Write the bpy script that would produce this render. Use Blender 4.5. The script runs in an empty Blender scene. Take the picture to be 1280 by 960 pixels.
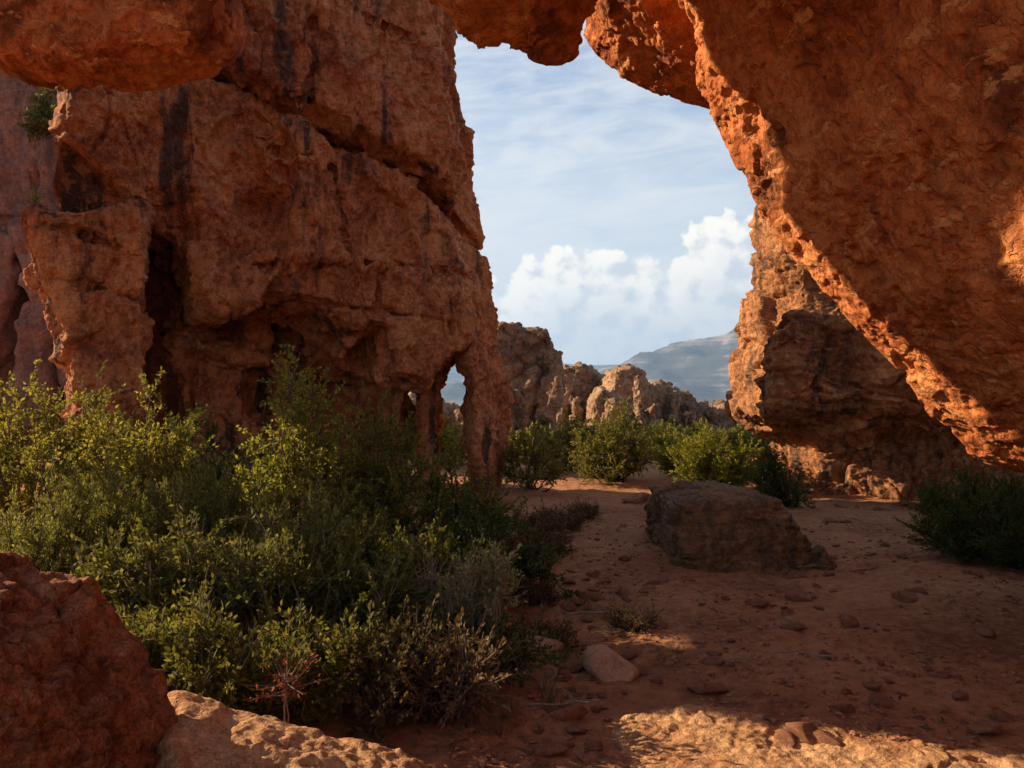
import bpy, math, random
import numpy as np
R = math.radians
scene = bpy.context.scene
COL = scene.collection

# ------------------------------------------------------------------ camera
CAM_H, FPX, HOR = 2.2, 1000.0, 495.0          # height, focal length and horizon of the 1280x960 photograph
cam_d = bpy.data.cameras.new("camera")
cam = bpy.data.objects.new("camera", cam_d); COL.objects.link(cam)
cam.location = (0, 0, CAM_H); cam.rotation_euler = (R(90), 0, 0)
cam_d.sensor_width = 36.0; cam_d.lens = 36.0 * FPX / 1280.0
cam_d.shift_y = (HOR - 480.0) / 1280.0
cam_d.clip_start = 0.05; cam_d.clip_end = 60000
scene.camera = cam

# ------------------------------------------------------------------ sun and sky
SUN_A, SUN_E = 18.0, 24.0                      # degrees forward of due left; elevation
S = np.array([-math.cos(R(SUN_E)) * math.cos(R(SUN_A)), math.cos(R(SUN_E)) * math.sin(R(SUN_A)), math.sin(R(SUN_E))])
sun_d = bpy.data.lights.new("sun", 'SUN')
sun_d.energy = 5.0; sun_d.angle = R(0.5); sun_d.color = (1.0, 0.80, 0.56)
sun = bpy.data.objects.new("sun", sun_d); COL.objects.link(sun)
sun.location = (-30, 12, 20)
sun.rotation_euler = (R(90 - SUN_E), 0, math.atan2(S[0], -S[1]))
SKY_STRENGTH = 0.08
scene.view_settings.view_transform = 'Standard'
scene.view_settings.look = 'None'
scene.view_settings.exposure = 1.1
scene.view_settings.gamma = 1.0
scene.view_settings.use_curve_mapping = False
scene.render.engine = 'CYCLES'
scene.cycles.use_denoising = True
scene.cycles.max_bounces = 5
scene.cycles.diffuse_bounces = 4
scene.cycles.transmission_bounces = 4
scene.cycles.transparent_max_bounces = 8
scene.cycles.volume_bounces = 0
scene.cycles.sample_clamp_indirect = 6.0


class NT:
    """small node-tree writer"""
    def __init__(self, tree):
        self.t = tree; tree.nodes.clear()
    def n(self, kind, **kw):
        nd = self.t.nodes.new(kind)
        for k, v in kw.items():
            setattr(nd, k, v)
        return nd
    def put(self, sock, v):
        if v is None: return
        if isinstance(v, bpy.types.NodeSocket): self.t.links.new(v, sock)
        else: sock.default_value = v
    def math(self, op, a, b=None, c=None, clamp=False):
        m = self.n('ShaderNodeMath', operation=op, use_clamp=clamp)
        self.put(m.inputs[0], a); self.put(m.inputs[1], b); self.put(m.inputs[2], c)
        return m.outputs[0]
    def vmath(self, op, a, b=None):
        m = self.n('ShaderNodeVectorMath', operation=op)
        self.put(m.inputs[0], a); self.put(m.inputs[1], b)
        return m.outputs[0]
    def maprange(self, v, a, b, c=0.0, d=1.0, interp='SMOOTHSTEP'):
        m = self.n('ShaderNodeMapRange', interpolation_type=interp)
        self.put(m.inputs[0], v)
        for i, x in enumerate((a, b, c, d)): self.put(m.inputs[i + 1], x)
        return m.outputs[0]
    def mix(self, f, a, b, blend='MIX'):
        m = self.n('ShaderNodeMix', data_type='RGBA', blend_type=blend)
        m.clamp_factor = True
        self.put(m.inputs[0], f)
        for s, v in ((m.inputs[6], a), (m.inputs[7], b)):
            self.put(s, (*v, 1.0) if isinstance(v, tuple) and len(v) == 3 else v)
        return m.outputs[2]
    def noise(self, vec, scale, detail=5.0, rough=0.55, dist=0.0, lac=2.0):
        m = self.n('ShaderNodeTexNoise')
        self.put(m.inputs['Vector'], vec); m.inputs['Scale'].default_value = scale
        m.inputs['Detail'].default_value = detail; m.inputs['Roughness'].default_value = rough
        m.inputs['Distortion'].default_value = dist; m.inputs['Lacunarity'].default_value = lac
        return m.outputs['Fac']
    def voronoi(self, vec, scale, feature='F1', out='Distance', rand=1.0):
        m = self.n('ShaderNodeTexVoronoi', feature=feature)
        self.put(m.inputs['Vector'], vec); m.inputs['Scale'].default_value = scale
        m.inputs['Randomness'].default_value = rand
        return m.outputs[out]
    def mapping(self, vec, scale=(1, 1, 1), rot=(0, 0, 0), loc=(0, 0, 0)):
        m = self.n('ShaderNodeMapping')
        self.put(m.inputs[0], vec); m.inputs[1].default_value = loc
        m.inputs[2].default_value = rot; m.inputs[3].default_value = scale
        return m.outputs[0]
    def ramp(self, f, stops, interp='LINEAR'):
        m = self.n('ShaderNodeValToRGB'); m.color_ramp.interpolation = interp
        el = m.color_ramp.elements
        while len(el) < len(stops): el.new(0.5)
        for e, (p, c) in zip(el, stops):
            e.position = p; e.color = (*c, 1.0)
        self.put(m.inputs[0], f)
        return m.outputs[0]


def build_world():
    w = bpy.data.worlds.new("World"); scene.world = w; w.use_nodes = True
    k = NT(w.node_tree)
    sky = k.n('ShaderNodeTexSky', sky_type='NISHITA', sun_disc=False)
    sky.sun_elevation = R(SUN_E); sky.sun_rotation = math.atan2(S[0], S[1])
    sky.altitude = 800; sky.air_density = 1.0; sky.dust_density = 0.7; sky.ozone_density = 3.0
    d = k.n('ShaderNodeTexCoord').outputs['Generated']
    sep = k.n('ShaderNodeSeparateXYZ'); k.put(sep.inputs[0], d)
    x, y, z = sep.outputs
    az = k.math('ARCTAN2', x, y); el = k.math('ARCSINE', z)
    def pos(sx, sy, oz=0.0, ox=0.0, oy=0.0):
        c = k.n('ShaderNodeCombineXYZ')
        k.put(c.inputs[0], k.math('MULTIPLY_ADD', az, sx, ox)); k.put(c.inputs[1], k.math('MULTIPLY_ADD', el, sy, oy))
        c.inputs[2].default_value = oz
        return c.outputs[0]
    low = k.maprange(el, R(30), R(5))                      # veil thickens towards the horizon
    VEIL = (4.3, 4.7, 5.1)
    plain = k.mix(k.math('MULTIPLY_ADD', low, 0.62, 0.12), sky.outputs[0], VEIL)
    # thin high cloud in drawn-out sheets
    pc = k.mapping(pos(1.0, 2.4), rot=(0, 0, R(-14)))
    c1 = k.noise(pc, 2.4, 6, 0.60, 0.6)
    c2 = k.noise(k.mapping(pc, scale=(1, 2.0, 1), loc=(3, 1, 7)), 7.5, 5, 0.62, 0.8)
    cir = k.math('MULTIPLY_ADD', c2, 0.55, c1)
    cir = k.maprange(cir, 0.52, 0.88)
    cir = k.math('MULTIPLY', cir, 0.80)
    base = k.mix(k.math('MULTIPLY_ADD', low, 0.88, 0.04), sky.outputs[0], VEIL)
    base = k.mix(cir, base, (5.2, 5.3, 5.4))
    # heaped cumulus low in the north; density falls off above a wavy top line
    def dens(ox, oy):
        n1 = k.noise(pos(1, 1.15, 1.3, ox, oy), 11.0, 2, 0.5, 0.2)
        n2 = k.noise(pos(1, 1.1, 4.3, ox, oy), 34.0, 6, 0.58, 0.2)
        v = k.voronoi(pos(1, 1.0, 2.0, ox, oy), 46.0, 'F1')
        a = k.math('ADD', az, ox)
        def hump(c, w, h):
            return k.math('MULTIPLY', k.math('EXPONENT', k.math('MULTIPLY', k.math('POWER', k.math('ABSOLUTE', k.math('SUBTRACT', a, c)), 2.0), -1.0 / (w * w))), h)
        top = k.math('MAXIMUM', hump(0.265, 0.16, 0.218), hump(0.11, 0.28, 0.186))
        q = k.math('MULTIPLY', k.math('SUBTRACT', top, k.math('ADD', el, oy)), 14.0)
        q = k.math('MULTIPLY_ADD', k.math('SUBTRACT', n1, 0.5), 0.9, q)
        q = k.math('MULTIPLY_ADD', k.math('SUBTRACT', n2, 0.5), 1.3, q)
        return k.math('MULTIPLY_ADD', k.math('SUBTRACT', 0.45, v), 0.30, q)
    D0 = dens(0, 0); D1 = dens(-0.016, 0.016)
    mask = k.maprange(D0, -0.02, 0.13)
    deep = k.maprange(D0, 0.4, 1.5)                        # thick lower cloud sinks into the veil
    body = k.math('MULTIPLY', k.maprange(el, R(0.0), R(4.5), 0.0, 1.0), 0.97)
    mask = k.math('MULTIPLY', mask, body)
    lit = k.maprange(k.math('SUBTRACT', D0, D1), -0.10, 0.42)
    lit = k.math('MULTIPLY', lit, k.math('MULTIPLY_ADD', deep, -0.55, 1.0))
    ccol = k.mix(lit, (4.4, 4.65, 4.9), (7.5, 7.0, 6.2))
    col = k.mix(mask, base, ccol)
    def bg(c):
        b = k.n('ShaderNodeBackground'); k.put(b.inputs[0], c); b.inputs[1].default_value = SKY_STRENGTH
        return b.outputs[0]
    def within(v, c, h): return k.math('LESS_THAN', k.math('ABSOLUTE', k.math('SUBTRACT', v, c)), h)
    def mixs(f, a, b):
        m = k.n('ShaderNodeMixShader'); k.put(m.inputs[0], f); k.put(m.inputs[1], a); k.put(m.inputs[2], b)
        return m.outputs[0]
    heap = k.math('MULTIPLY', within(az, 0.2, 0.42), within(el, 0.13, 0.16))
    front = k.math('MULTIPLY', within(az, 0.0, 1.2), within(el, 0.35, 0.5))
    w.cycles.sampling_method = 'MANUAL'; w.cycles.sample_map_resolution = 256
    out = k.n('ShaderNodeOutputWorld')
    k.put(out.inputs[0], mixs(front, bg(plain), mixs(heap, bg(base), bg(col))))
build_world()

# ------------------------------------------------------------------ numeric noise
_rs = np.random.RandomState(7)
PERM = _rs.permutation(256).astype(np.int32)
GRAD = _rs.normal(size=(256, 3)).astype(np.float32); GRAD /= np.linalg.norm(GRAD, axis=1, keepdims=True)
JIT = _rs.rand(256, 3).astype(np.float32)
RND = _rs.rand(256).astype(np.float32)

def pn(p, seed=0):
    p = np.asarray(p, np.float32) + np.float32(seed * 17.37)
    i = np.floor(p).astype(np.int32); f = p - i
    u = f * f * f * (f * (f * 6 - 15) + 10)
    out = np.zeros(len(p), np.float32)
    for dx in (0, 1):
        hx = PERM[(i[:, 0] + dx) & 255]; wx = u[:, 0] if dx else 1 - u[:, 0]
        for dy in (0, 1):
            hy = PERM[(hx + i[:, 1] + dy) & 255]; wy = wx * (u[:, 1] if dy else 1 - u[:, 1])
            for dz in (0, 1):
                g = GRAD[PERM[(hy + i[:, 2] + dz) & 255]]
                w = wy * (u[:, 2] if dz else 1 - u[:, 2])
                out += w * (g[:, 0] * (f[:, 0] - dx) + g[:, 1] * (f[:, 1] - dy) + g[:, 2] * (f[:, 2] - dz))
    return out * 1.6

def fbm(p, octv=4, gain=0.5, seed=0, ridged=False):
    a, s, o = 1.0, 1.0, np.zeros(len(p), np.float32)
    for k in range(octv):
        v = pn(np.asarray(p) * s, seed + k)
        if ridged: v = 1 - 2 * np.abs(v)
        o += a * v; a *= gain; s *= 2.03
    return o

def worley(p, seed=0):
    p = np.asarray(p, np.float32) + np.float32(seed * 11.13)
    i = np.floor(p).astype(np.int32); f = p - i
    n = len(p); dv = np.zeros((n, 3), np.float32); f1 = np.full(n, 9., np.float32); f2 = np.full(n, 9., np.float32); idn = np.zeros(n, np.int32)
    for dx in (-1, 0, 1):
        hx = PERM[(i[:, 0] + dx) & 255]
        for dy in (-1, 0, 1):
            hy = PERM[(hx + i[:, 1] + dy) & 255]
            for dz in (-1, 0, 1):
                h = PERM[(hy + i[:, 2] + dz) & 255]
                j = JIT[h]
                v = j + np.array([dx, dy, dz], np.float32) - f
                d = (v * v).sum(1)
                m = d < f1; dv[m] = v[m]
                f2 = np.where(m, f1, np.minimum(f2, d)); f1 = np.where(m, d, f1); idn = np.where(m, h, idn)
    return np.sqrt(f1), np.sqrt(f2), RND[idn], (dv * GRAD[(idn * 7 + 13) & 255]).sum(1)

def sstep(a, b, x):
    t = np.clip((x - a) / (b - a), 0, 1)
    return t * t * (3 - 2 * t)

def smin(a, b, k):
    h = np.clip(0.5 + 0.5 * (b - a) / k, 0, 1)
    return b * (1 - h) + a * h - k * h * (1 - h)

def smax(a, b, k): return -smin(-a, -b, k)

# ------------------------------------------------------------------ geometry helpers
def px(u, v, d):
    """point seen at photo pixel (u, v) at distance d along the view"""
    return np.array([(u - 640.0) / FPX * d, d, CAM_H + (HOR - v) / FPX * d])

def poly_sdf(pts, X, Y):
    """signed distance to a closed polygon, negative inside"""
    pts = np.asarray(pts, np.float64); sh = X.shape
    x = X.ravel(); y = Y.ravel()
    d = np.full(x.shape, 1e9); ins = np.zeros(x.shape, bool)
    n = len(pts)
    for i in range(n):
        a = pts[i]; b = pts[(i + 1) % n]; e = b - a
        wx = x - a[0]; wy = y - a[1]
        t = np.clip((wx * e[0] + wy * e[1]) / max(e @ e, 1e-12), 0, 1)
        d = np.minimum(d, (wx - e[0] * t) ** 2 + (wy - e[1] * t) ** 2)
        if e[1] != 0:
            c = (a[1] <= y) != (b[1] <= y)
            ins ^= c & (x < a[0] + (y - a[1]) / e[1] * e[0])
    return (np.sqrt(d) * np.where(ins, -1, 1)).reshape(sh)

def line_dist(pts, X, Y):
    pts = np.asarray(pts, np.float64); d = np.full(X.shape, 1e9); side = np.zeros(X.shape); tt = np.zeros(X.shape)
    for i in range(len(pts) - 1):
        a = pts[i]; e = pts[i + 1] - a
        wx = X - a[0]; wy = Y - a[1]
        t = np.clip((wx * e[0] + wy * e[1]) / (e @ e), 0, 1)
        q = (wx - e[0] * t) ** 2 + (wy - e[1] * t) ** 2
        m = q < d
        side = np.where(m, np.sign(e[0] * wy - e[1] * wx), side); tt = np.where(m, i + t, tt)
        d = np.where(m, q, d)
    return np.sqrt(d), side, tt / (len(pts) - 1)

def capsule(P, a, b, ra, rb):
    a = np.asarray(a, float); b = np.asarray(b, float); e = b - a
    t = np.clip(((P[0] - a[0]) * e[0] + (P[1] - a[1]) * e[1] + (P[2] - a[2]) * e[2]) / (e @ e), 0, 1)
    return np.sqrt(sum((P[i] - a[i] - e[i] * t) ** 2 for i in range(3))) - (ra + (rb - ra) * t)

def rbox(P, c, hlf, r):
    q = [np.abs(P[i] - c[i]) - (hlf[i] - r) for i in range(3)]
    o = np.sqrt(sum(np.maximum(a, 0) ** 2 for a in q))
    return o + np.minimum(np.maximum(np.maximum(q[0], q[1]), q[2]), 0) - r

def ellipsoid(P, c, rad):
    k0 = np.sqrt(sum(((P[i] - c[i]) / rad[i]) ** 2 for i in range(3)))
    return (k0 - 1) * min(rad)

def grid(lo, hi, h):
    ax = [np.arange(lo[i], hi[i] + h, h, dtype=np.float32) for i in range(3)]
    return ax, np.meshgrid(*ax, indexing='ij', sparse=True)

def surface_nets(F, lo, h):
    F = np.ascontiguousarray(F, np.float32)
    for ax in range(3):                                    # close the body at the grid's edge
        sl = [slice(None)] * 3
        for e in (0, -1):
            sl[ax] = e; F[tuple(sl)] = np.maximum(F[tuple(sl)], h * 0.5)
    nx, ny, nz = F.shape
    neg = F < 0
    cnt = np.zeros((nx - 1, ny - 1, nz - 1), np.int8)
    for a in (0, 1):
        for b in (0, 1):
            for c in (0, 1):
                cnt += neg[a:nx - 1 + a, b:ny - 1 + b, c:nz - 1 + c]
    act = (cnt > 0) & (cnt < 8)
    I = np.argwhere(act)
    vid = np.full(act.shape, -1, np.int32); vid[act] = np.arange(len(I))
    cr = np.stack([F[I[:, 0] + a, I[:, 1] + b, I[:, 2] + c] for a in (0, 1) for b in (0, 1) for c in (0, 1)], 1)
    off = np.array([(a, b, c) for a in (0, 1) for b in (0, 1) for c in (0, 1)], np.float32)
    acc = np.zeros((len(I), 3), np.float32); nn = np.zeros(len(I), np.float32)
    for i in range(8):
        for j in range(i + 1, 8):
            if np.abs(off[i] - off[j]).sum() != 1: continue
            a, b = cr[:, i], cr[:, j]
            m = (a < 0) != (b < 0)
            t = np.where(m, a / np.where(m, a - b, 1), 0)
            acc += np.where(m[:, None], off[i] + (off[j] - off[i]) * t[:, None], 0); nn += m
    V = (I + acc / nn[:, None]) * h + np.asarray(lo, np.float32)
    Q = []
    for ax in range(3):
        s0 = [slice(None)] * 3; s1 = [slice(None)] * 3
        s0[ax] = slice(0, -1); s1[ax] = slice(1, None)
        n0, n1 = neg[tuple(s0)], neg[tuple(s1)]
        E = np.argwhere(n0 != n1)
        o1, o2 = (ax + 1) % 3, (ax + 2) % 3
        ok = (E[:, o1] > 0) & (E[:, o2] > 0) & (E[:, o1] < F.shape[o1] - 1) & (E[:, o2] < F.shape[o2] - 1)
        E = E[ok]; flip = n1[tuple(E.T)]
        def v(a, b):
            c = E.copy(); c[:, o1] -= a; c[:, o2] -= b
            return vid[tuple(c.T)]
        q = np.stack([v(1, 1), v(0, 1), v(0, 0), v(1, 0)], 1)
        q[flip] = q[flip][:, ::-1]
        Q.append(q)
    return V.astype(np.float64), np.concatenate(Q)

def vnormals(V, Q):
    a = V[Q[:, 2]] - V[Q[:, 0]]; b = V[Q[:, 3 if Q.shape[1] == 4 else 1]] - V[Q[:, 1 if Q.shape[1] == 4 else 0]]
    fn = np.cross(a, b) if Q.shape[1] == 4 else np.cross(b, a)
    N = np.zeros_like(V)
    for c in range(Q.shape[1]):
        for k in range(3):
            N[:, k] += np.bincount(Q[:, c], fn[:, k], len(V))
    return N / np.maximum(np.linalg.norm(N, axis=1, keepdims=True), 1e-9)

def relax(V, Q, it=1):
    for _ in range(it):
        s = np.zeros_like(V); n = np.zeros(len(V))
        for c in range(4):
            a, b = Q[:, c], Q[:, (c + 1) % 4]
            for k in range(3): s[:, k] += np.bincount(a, V[b, k], len(V))
            n += np.bincount(a, minlength=len(V))
        V = 0.5 * V + 0.5 * s / np.maximum(n, 1)[:, None]
    return V

def refine(V, Q, sel):
    """split the selected quads in four; midpoints on the rim of the selection are returned with their parents"""
    q = Q[sel]
    if len(q) == 0: return V, Q, None
    n = len(V)
    e = np.concatenate([np.sort(np.stack([q[:, c], q[:, (c + 1) % 4]], 1), 1) for c in range(4)])
    key = e[:, 0].astype(np.int64) * n + e[:, 1]
    uk, inv, cnt = np.unique(key, return_inverse=True, return_counts=True)
    ea, eb = uk // n, uk % n
    m = len(q)
    mid = (n + inv).reshape(4, m)
    cen = n + len(uk) + np.arange(m)
    V2 = np.concatenate([V, 0.5 * (V[ea] + V[eb]), V[q].mean(1)])
    nq = [np.stack([q[:, c], mid[c], cen, mid[(c + 3) % 4]], 1) for c in range(4)]
    hang = np.flatnonzero(cnt == 1)
    return V2, np.concatenate([Q[~sel]] + nq), (n + hang, ea[hang], eb[hang])

def rot2(V, deg):
    c, s = math.cos(R(deg)), math.sin(R(deg)); W = V.copy()
    W[:, 0] = V[:, 0] * c - V[:, 1] * s; W[:, 1] = V[:, 0] * s + V[:, 1] * c
    return W

def make(name, V, F, mat, parent=None, smooth=True, loc=None):
    """link one mesh object; F is an (n,4) or (n,3) array, or a list of such arrays"""
    Fs = F if isinstance(F, list) else [F]
    Fs = [np.asarray(f) for f in Fs if len(f)]
    me = bpy.data.meshes.new(name)
    V = np.asarray(V, np.float32)
    me.vertices.add(len(V)); me.vertices.foreach_set('co', V.ravel())
    tot = np.concatenate([np.full(len(f), f.shape[1], np.int32) for f in Fs])
    idx = np.concatenate([f.ravel() for f in Fs]).astype(np.int32)
    me.loops.add(len(idx)); me.loops.foreach_set('vertex_index', idx)
    me.polygons.add(len(tot))
    st = np.zeros(len(tot), np.int32); st[1:] = np.cumsum(tot)[:-1]
    me.polygons.foreach_set('loop_start', st); me.polygons.foreach_set('loop_total', tot)
    me.polygons.foreach_set('use_smooth', np.full(len(tot), smooth))
    me.update(calc_edges=True)
    me.materials.append(mat)
    o = bpy.data.objects.new(name, me); COL.objects.link(o)
    if parent is not None: o.parent = parent
    if loc is not None: o.location = loc
    return o

def tag(o, label=None, cat=None, group=None, kind=None):
    for k, v in (('label', label), ('category', cat), ('group', group), ('kind', kind)):
        if v: o[k] = v
    return o

def thing(name, label, cat, loc, group=None):
    o = bpy.data.objects.new(name, None); COL.objects.link(o); o.location = loc; o.empty_display_size = 0.2
    return tag(o, label, cat, group)

def copy_tree(o, loc, rz=0, sc=1.0):
    c = o.copy(); COL.objects.link(c); c.location = loc; c.rotation_euler = (0, 0, rz); c.scale = (sc,) * 3
    for ch in o.children:
        d = ch.copy(); COL.objects.link(d); d.parent = c
    return c

# ------------------------------------------------------------------ materials
def principled(k, col, rough, normal=None, spec=0.25):
    b = k.n('ShaderNodeBsdfPrincipled')
    k.put(b.inputs['Base Color'], col); k.put(b.inputs['Roughness'], rough)
    b.inputs['Specular IOR Level'].default_value = spec
    if normal is not None: k.put(b.inputs['Normal'], normal)
    return b.outputs[0]

def new_mat(name):
    m = bpy.data.materials.new(name); m.use_nodes = True
    return m, NT(m.node_tree)

def finish(k, shader):
    o = k.n('ShaderNodeOutputMaterial'); k.put(o.inputs[0], shader)

def rock_mat(name, dark, mid, light, varnish=(0.05, 0.035, 0.03), var_amt=0.6, fleck=(0.5, 0.27, 0.12), fleck_amt=0.5,
             bump=1.0, s=1.0, var_scale=(1.1, 1.1, 0.16), strata=0.0, tilt=0.0, fl_scale=(1, 1, 1.7), fl_rot=0.0, grain=24.0, scars=0.2, scar_scale=(1, 1, 0.8)):
    m, k = new_mat(name)
    P = k.n('ShaderNodeTexCoord').outputs['Object']
    big = k.noise(P, 0.55 * s, 5, 0.6, 0.6)
    fine = k.noise(P, 6.0 * s, 6, 0.65)
    f = k.math('MULTIPLY_ADD', k.math('SUBTRACT', fine, 0.5), 1.0, big)
    col = k.ramp(f, [(0.30, dark), (0.50, mid), (0.70, light)])
    Pv = k.mapping(P, scale=var_scale)
    v = k.noise(Pv, 1.6 * s, 6, 0.62, 0.3)
    vm = k.math('MULTIPLY', k.maprange(v, 0.52, 0.64), var_amt)
    col = k.mix(vm, col, varnish)
    fl = k.noise(k.mapping(P, scale=fl_scale, rot=(0, fl_rot, 0), loc=(5, 2, 1)), 4.2 * s, 6, 0.62, 0.25)
    fm = k.math('MULTIPLY', k.maprange(fl, 0.585, 0.635), fleck_amt)
    col = k.mix(fm, col, fleck)
    gr = k.noise(P, grain * s, 4, 0.75)
    col = k.mix(1.0, col, k.ramp(gr, [(0.30, (0.62, 0.60, 0.58)), (0.5, (1.0, 1.0, 1.0)), (0.70, (1.22, 1.22, 1.22))]), 'MULTIPLY')
    sn = k.noise(k.mapping(P, scale=scar_scale, rot=(0, fl_rot, 0), loc=(9, 4, 2)), 1.7 * s, 5, 0.58, 0.2)
    st1 = k.maprange(sn, 0.47, 0.482); st2 = k.maprange(sn, 0.575, 0.585)
    scar = k.math('ADD', st1, st2)
    col = k.mix(k.math('MULTIPLY', st2, 0.30), col, light)
    b1 = k.noise(P, 3.0 * s, 6, 0.62, 0.4)
    b2 = k.voronoi(k.mapping(P, scale=(1, 1, 1.6)), 5.0 * s, 'F1')
    b3 = k.noise(P, 22.0 * s, 4, 0.7)
    hgt = k.math('MULTIPLY_ADD', b2, 0.30, b1)
    hgt = k.math('MULTIPLY_ADD', b3, 0.22, hgt)
    hgt = k.math('MULTIPLY_ADD', k.maprange(fl, 0.585, 0.62), -0.07, hgt)
    hgt = k.math('MULTIPLY_ADD', scar, -scars, hgt)
    if strata:
        st = k.noise(k.mapping(P, scale=(0.25, 0.25, 5.0), rot=(0, tilt, 0)), 1.6 * s, 5, 0.6, 0.3)
        hgt = k.math('MULTIPLY_ADD', st, strata, hgt)
    bp = k.n('ShaderNodeBump'); bp.inputs['Strength'].default_value = 0.9
    bp.inputs['Distance'].default_value = 0.11 * bump / s
    k.put(bp.inputs['Height'], hgt)
    finish(k, principled(k, col, 0.9, bp.outputs[0], 0.15))
    return m

M_CLIFF = rock_mat('cliff_rock', (0.22, 0.070, 0.028), (0.44, 0.162, 0.062), (0.58, 0.275, 0.118), var_amt=0.9, fleck=(0.42, 0.19, 0.085), fleck_amt=0.4, strata=0.12, bump=1.0)
M_FARCLIFF = rock_mat('purple_rock', (0.16, 0.068, 0.045), (0.27, 0.118, 0.073), (0.36, 0.17, 0.108), varnish=(0.09, 0.07, 0.07), var_amt=0.6, fleck_amt=0.1)
M_ARCH = rock_mat('arch_rock', (0.26, 0.065, 0.018), (0.50, 0.145, 0.042), (0.64, 0.235, 0.075), varnish=(0.13, 0.04, 0.016), var_amt=0.8,
                  fleck=(0.70, 0.31, 0.11), fleck_amt=0.75, var_scale=(0.8, 0.5, 0.8), bump=1.1, fl_scale=(0.8, 0.5, 1.5), fl_rot=0.5, grain=34.0)
M_BACK = rock_mat('overhang_rock', (0.16, 0.065, 0.03), (0.34, 0.14, 0.055), (0.52, 0.235, 0.09), varnish=(0.07, 0.045, 0.032), var_amt=0.9,
                  fleck=(0.55, 0.25, 0.10), fleck_amt=0.5, strata=0.5, bump=1.2)
M_BOULDER = rock_mat('boulder_rock', (0.10, 0.055, 0.029), (0.19, 0.105, 0.052), (0.29, 0.17, 0.085), varnish=(0.06, 0.045, 0.035), var_amt=0.7,
                     fleck=(0.30, 0.22, 0.14), fleck_amt=0.3, s=2.0, strata=0.5)
M_NEAR = rock_mat('near_rock', (0.17, 0.055, 0.022), (0.34, 0.122, 0.050), (0.48, 0.20, 0.088), varnish=(0.10, 0.035, 0.018), var_amt=0.6,
                  fleck=(0.42, 0.18, 0.08), fleck_amt=0.4, s=3.0, bump=2.2)
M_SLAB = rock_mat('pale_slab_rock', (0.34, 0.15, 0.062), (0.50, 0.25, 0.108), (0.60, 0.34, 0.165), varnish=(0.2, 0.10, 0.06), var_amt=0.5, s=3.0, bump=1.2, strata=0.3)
M_CRAG = rock_mat('crag_rock', (0.15, 0.082, 0.045), (0.32, 0.185, 0.10), (0.46, 0.28, 0.155), varnish=(0.07, 0.057, 0.046), var_amt=0.9,
                  fleck=(0.42, 0.19, 0.08), fleck_amt=0.8, s=0.45, bump=1.0)
M_STONE = rock_mat('loose_stone', (0.22, 0.085, 0.04), (0.34, 0.14, 0.07), (0.45, 0.22, 0.12), var_amt=0.3, s=5.0, bump=0.8)
M_STONE_PALE = rock_mat('pale_stone', (0.40, 0.20, 0.11), (0.50, 0.27, 0.15), (0.58, 0.34, 0.20), var_amt=0.2, s=4.0, bump=0.8)

def ground_mat():
    m, k = new_mat('red_sand')
    P = k.n('ShaderNodeTexCoord').outputs['Object']
    sep = k.n('ShaderNodeSeparateXYZ'); k.put(sep.inputs[0], P)
    big = k.noise(P, 0.5, 7, 0.6, 0.5)
    fine = k.noise(P, 9.0, 8, 0.7)
    f = k.math('MULTIPLY_ADD', k.math('SUBTRACT', fine, 0.5), 1.0, big)
    col = k.ramp(f, [(0.30, (0.24, 0.102, 0.046)), (0.5, (0.42, 0.185, 0.084)), (0.70, (0.55, 0.265, 0.13))])
    gv = k.voronoi(P, 34.0, 'F1'); gc = k.voronoi(P, 34.0, 'F1', 'Color')
    gm = k.maprange(gv, 0.30, 0.22)
    pres = k.math('MULTIPLY', gm, k.maprange(k.noise(P, 1.6, 5, 0.65), 0.45, 0.62))
    sc = k.n('ShaderNodeSeparateColor'); k.put(sc.inputs[0], gc)
    gcol = k.ramp(sc.outputs[0], [(0.0, (0.16, 0.07, 0.045)), (0.6, (0.36, 0.17, 0.10)), (1.0, (0.5, 0.3, 0.2))])
    col = k.mix(k.math('MULTIPLY', pres, 0.8), col, gcol)
    # dry plain with pale scrub far out
    dist = k.vmath('LENGTH', P)
    ln = k.n('ShaderNodeVectorMath', operation='LENGTH'); k.put(ln.inputs[0], P)
    plain = k.ramp(k.noise(P, 0.02, 8, 0.7), [(0.35, (0.10, 0.085, 0.05)), (0.55, (0.20, 0.15, 0.085)), (0.7, (0.27, 0.2, 0.12))])
    col = k.mix(k.maprange(ln.outputs['Value'], 45.0, 140.0), col, plain)
    hg = k.math('MULTIPLY_ADD', fine, 0.6, k.noise(P, 2.2, 8, 0.6))
    hg = k.math('MULTIPLY_ADD', pres, 0.28, hg)
    hg = k.math('MULTIPLY_ADD', k.noise(P, 55.0, 4, 0.7), 0.14, hg)
    bp = k.n('ShaderNodeBump'); bp.inputs['Strength'].default_value = 1.0; bp.inputs['Distance'].default_value = 0.11
    k.put(bp.inputs['Height'], hg)
    finish(k, principled(k, col, 0.95, bp.outputs[0], 0.1))
    return m
M_GROUND = ground_mat()

def mountain_mat():
    m, k = new_mat('mountain_slope')
    P = k.n('ShaderNodeTexCoord').outputs['Object']
    n = k.noise(P, 0.004, 9, 0.65)
    band = k.noise(k.mapping(P, scale=(0.0006, 0.0006, 0.02)), 1.0, 6, 0.6, 0.3)
    f = k.math('MULTIPLY_ADD', k.math('SUBTRACT', band, 0.5), 1.2, n)
    col = k.ramp(f, [(0.3, (0.03, 0.03, 0.024)), (0.5, (0.085, 0.074, 0.055)), (0.64, (0.30, 0.24, 0.18))])
    bp = k.n('ShaderNodeBump'); bp.inputs['Strength'].default_value = 0.8; bp.inputs['Distance'].default_value = 30.0
    k.put(bp.inputs['Height'], f)
    finish(k, principled(k, col, 0.95, bp.outputs[0], 0.1))
    return m
M_MOUNTAIN = mountain_mat()

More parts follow.
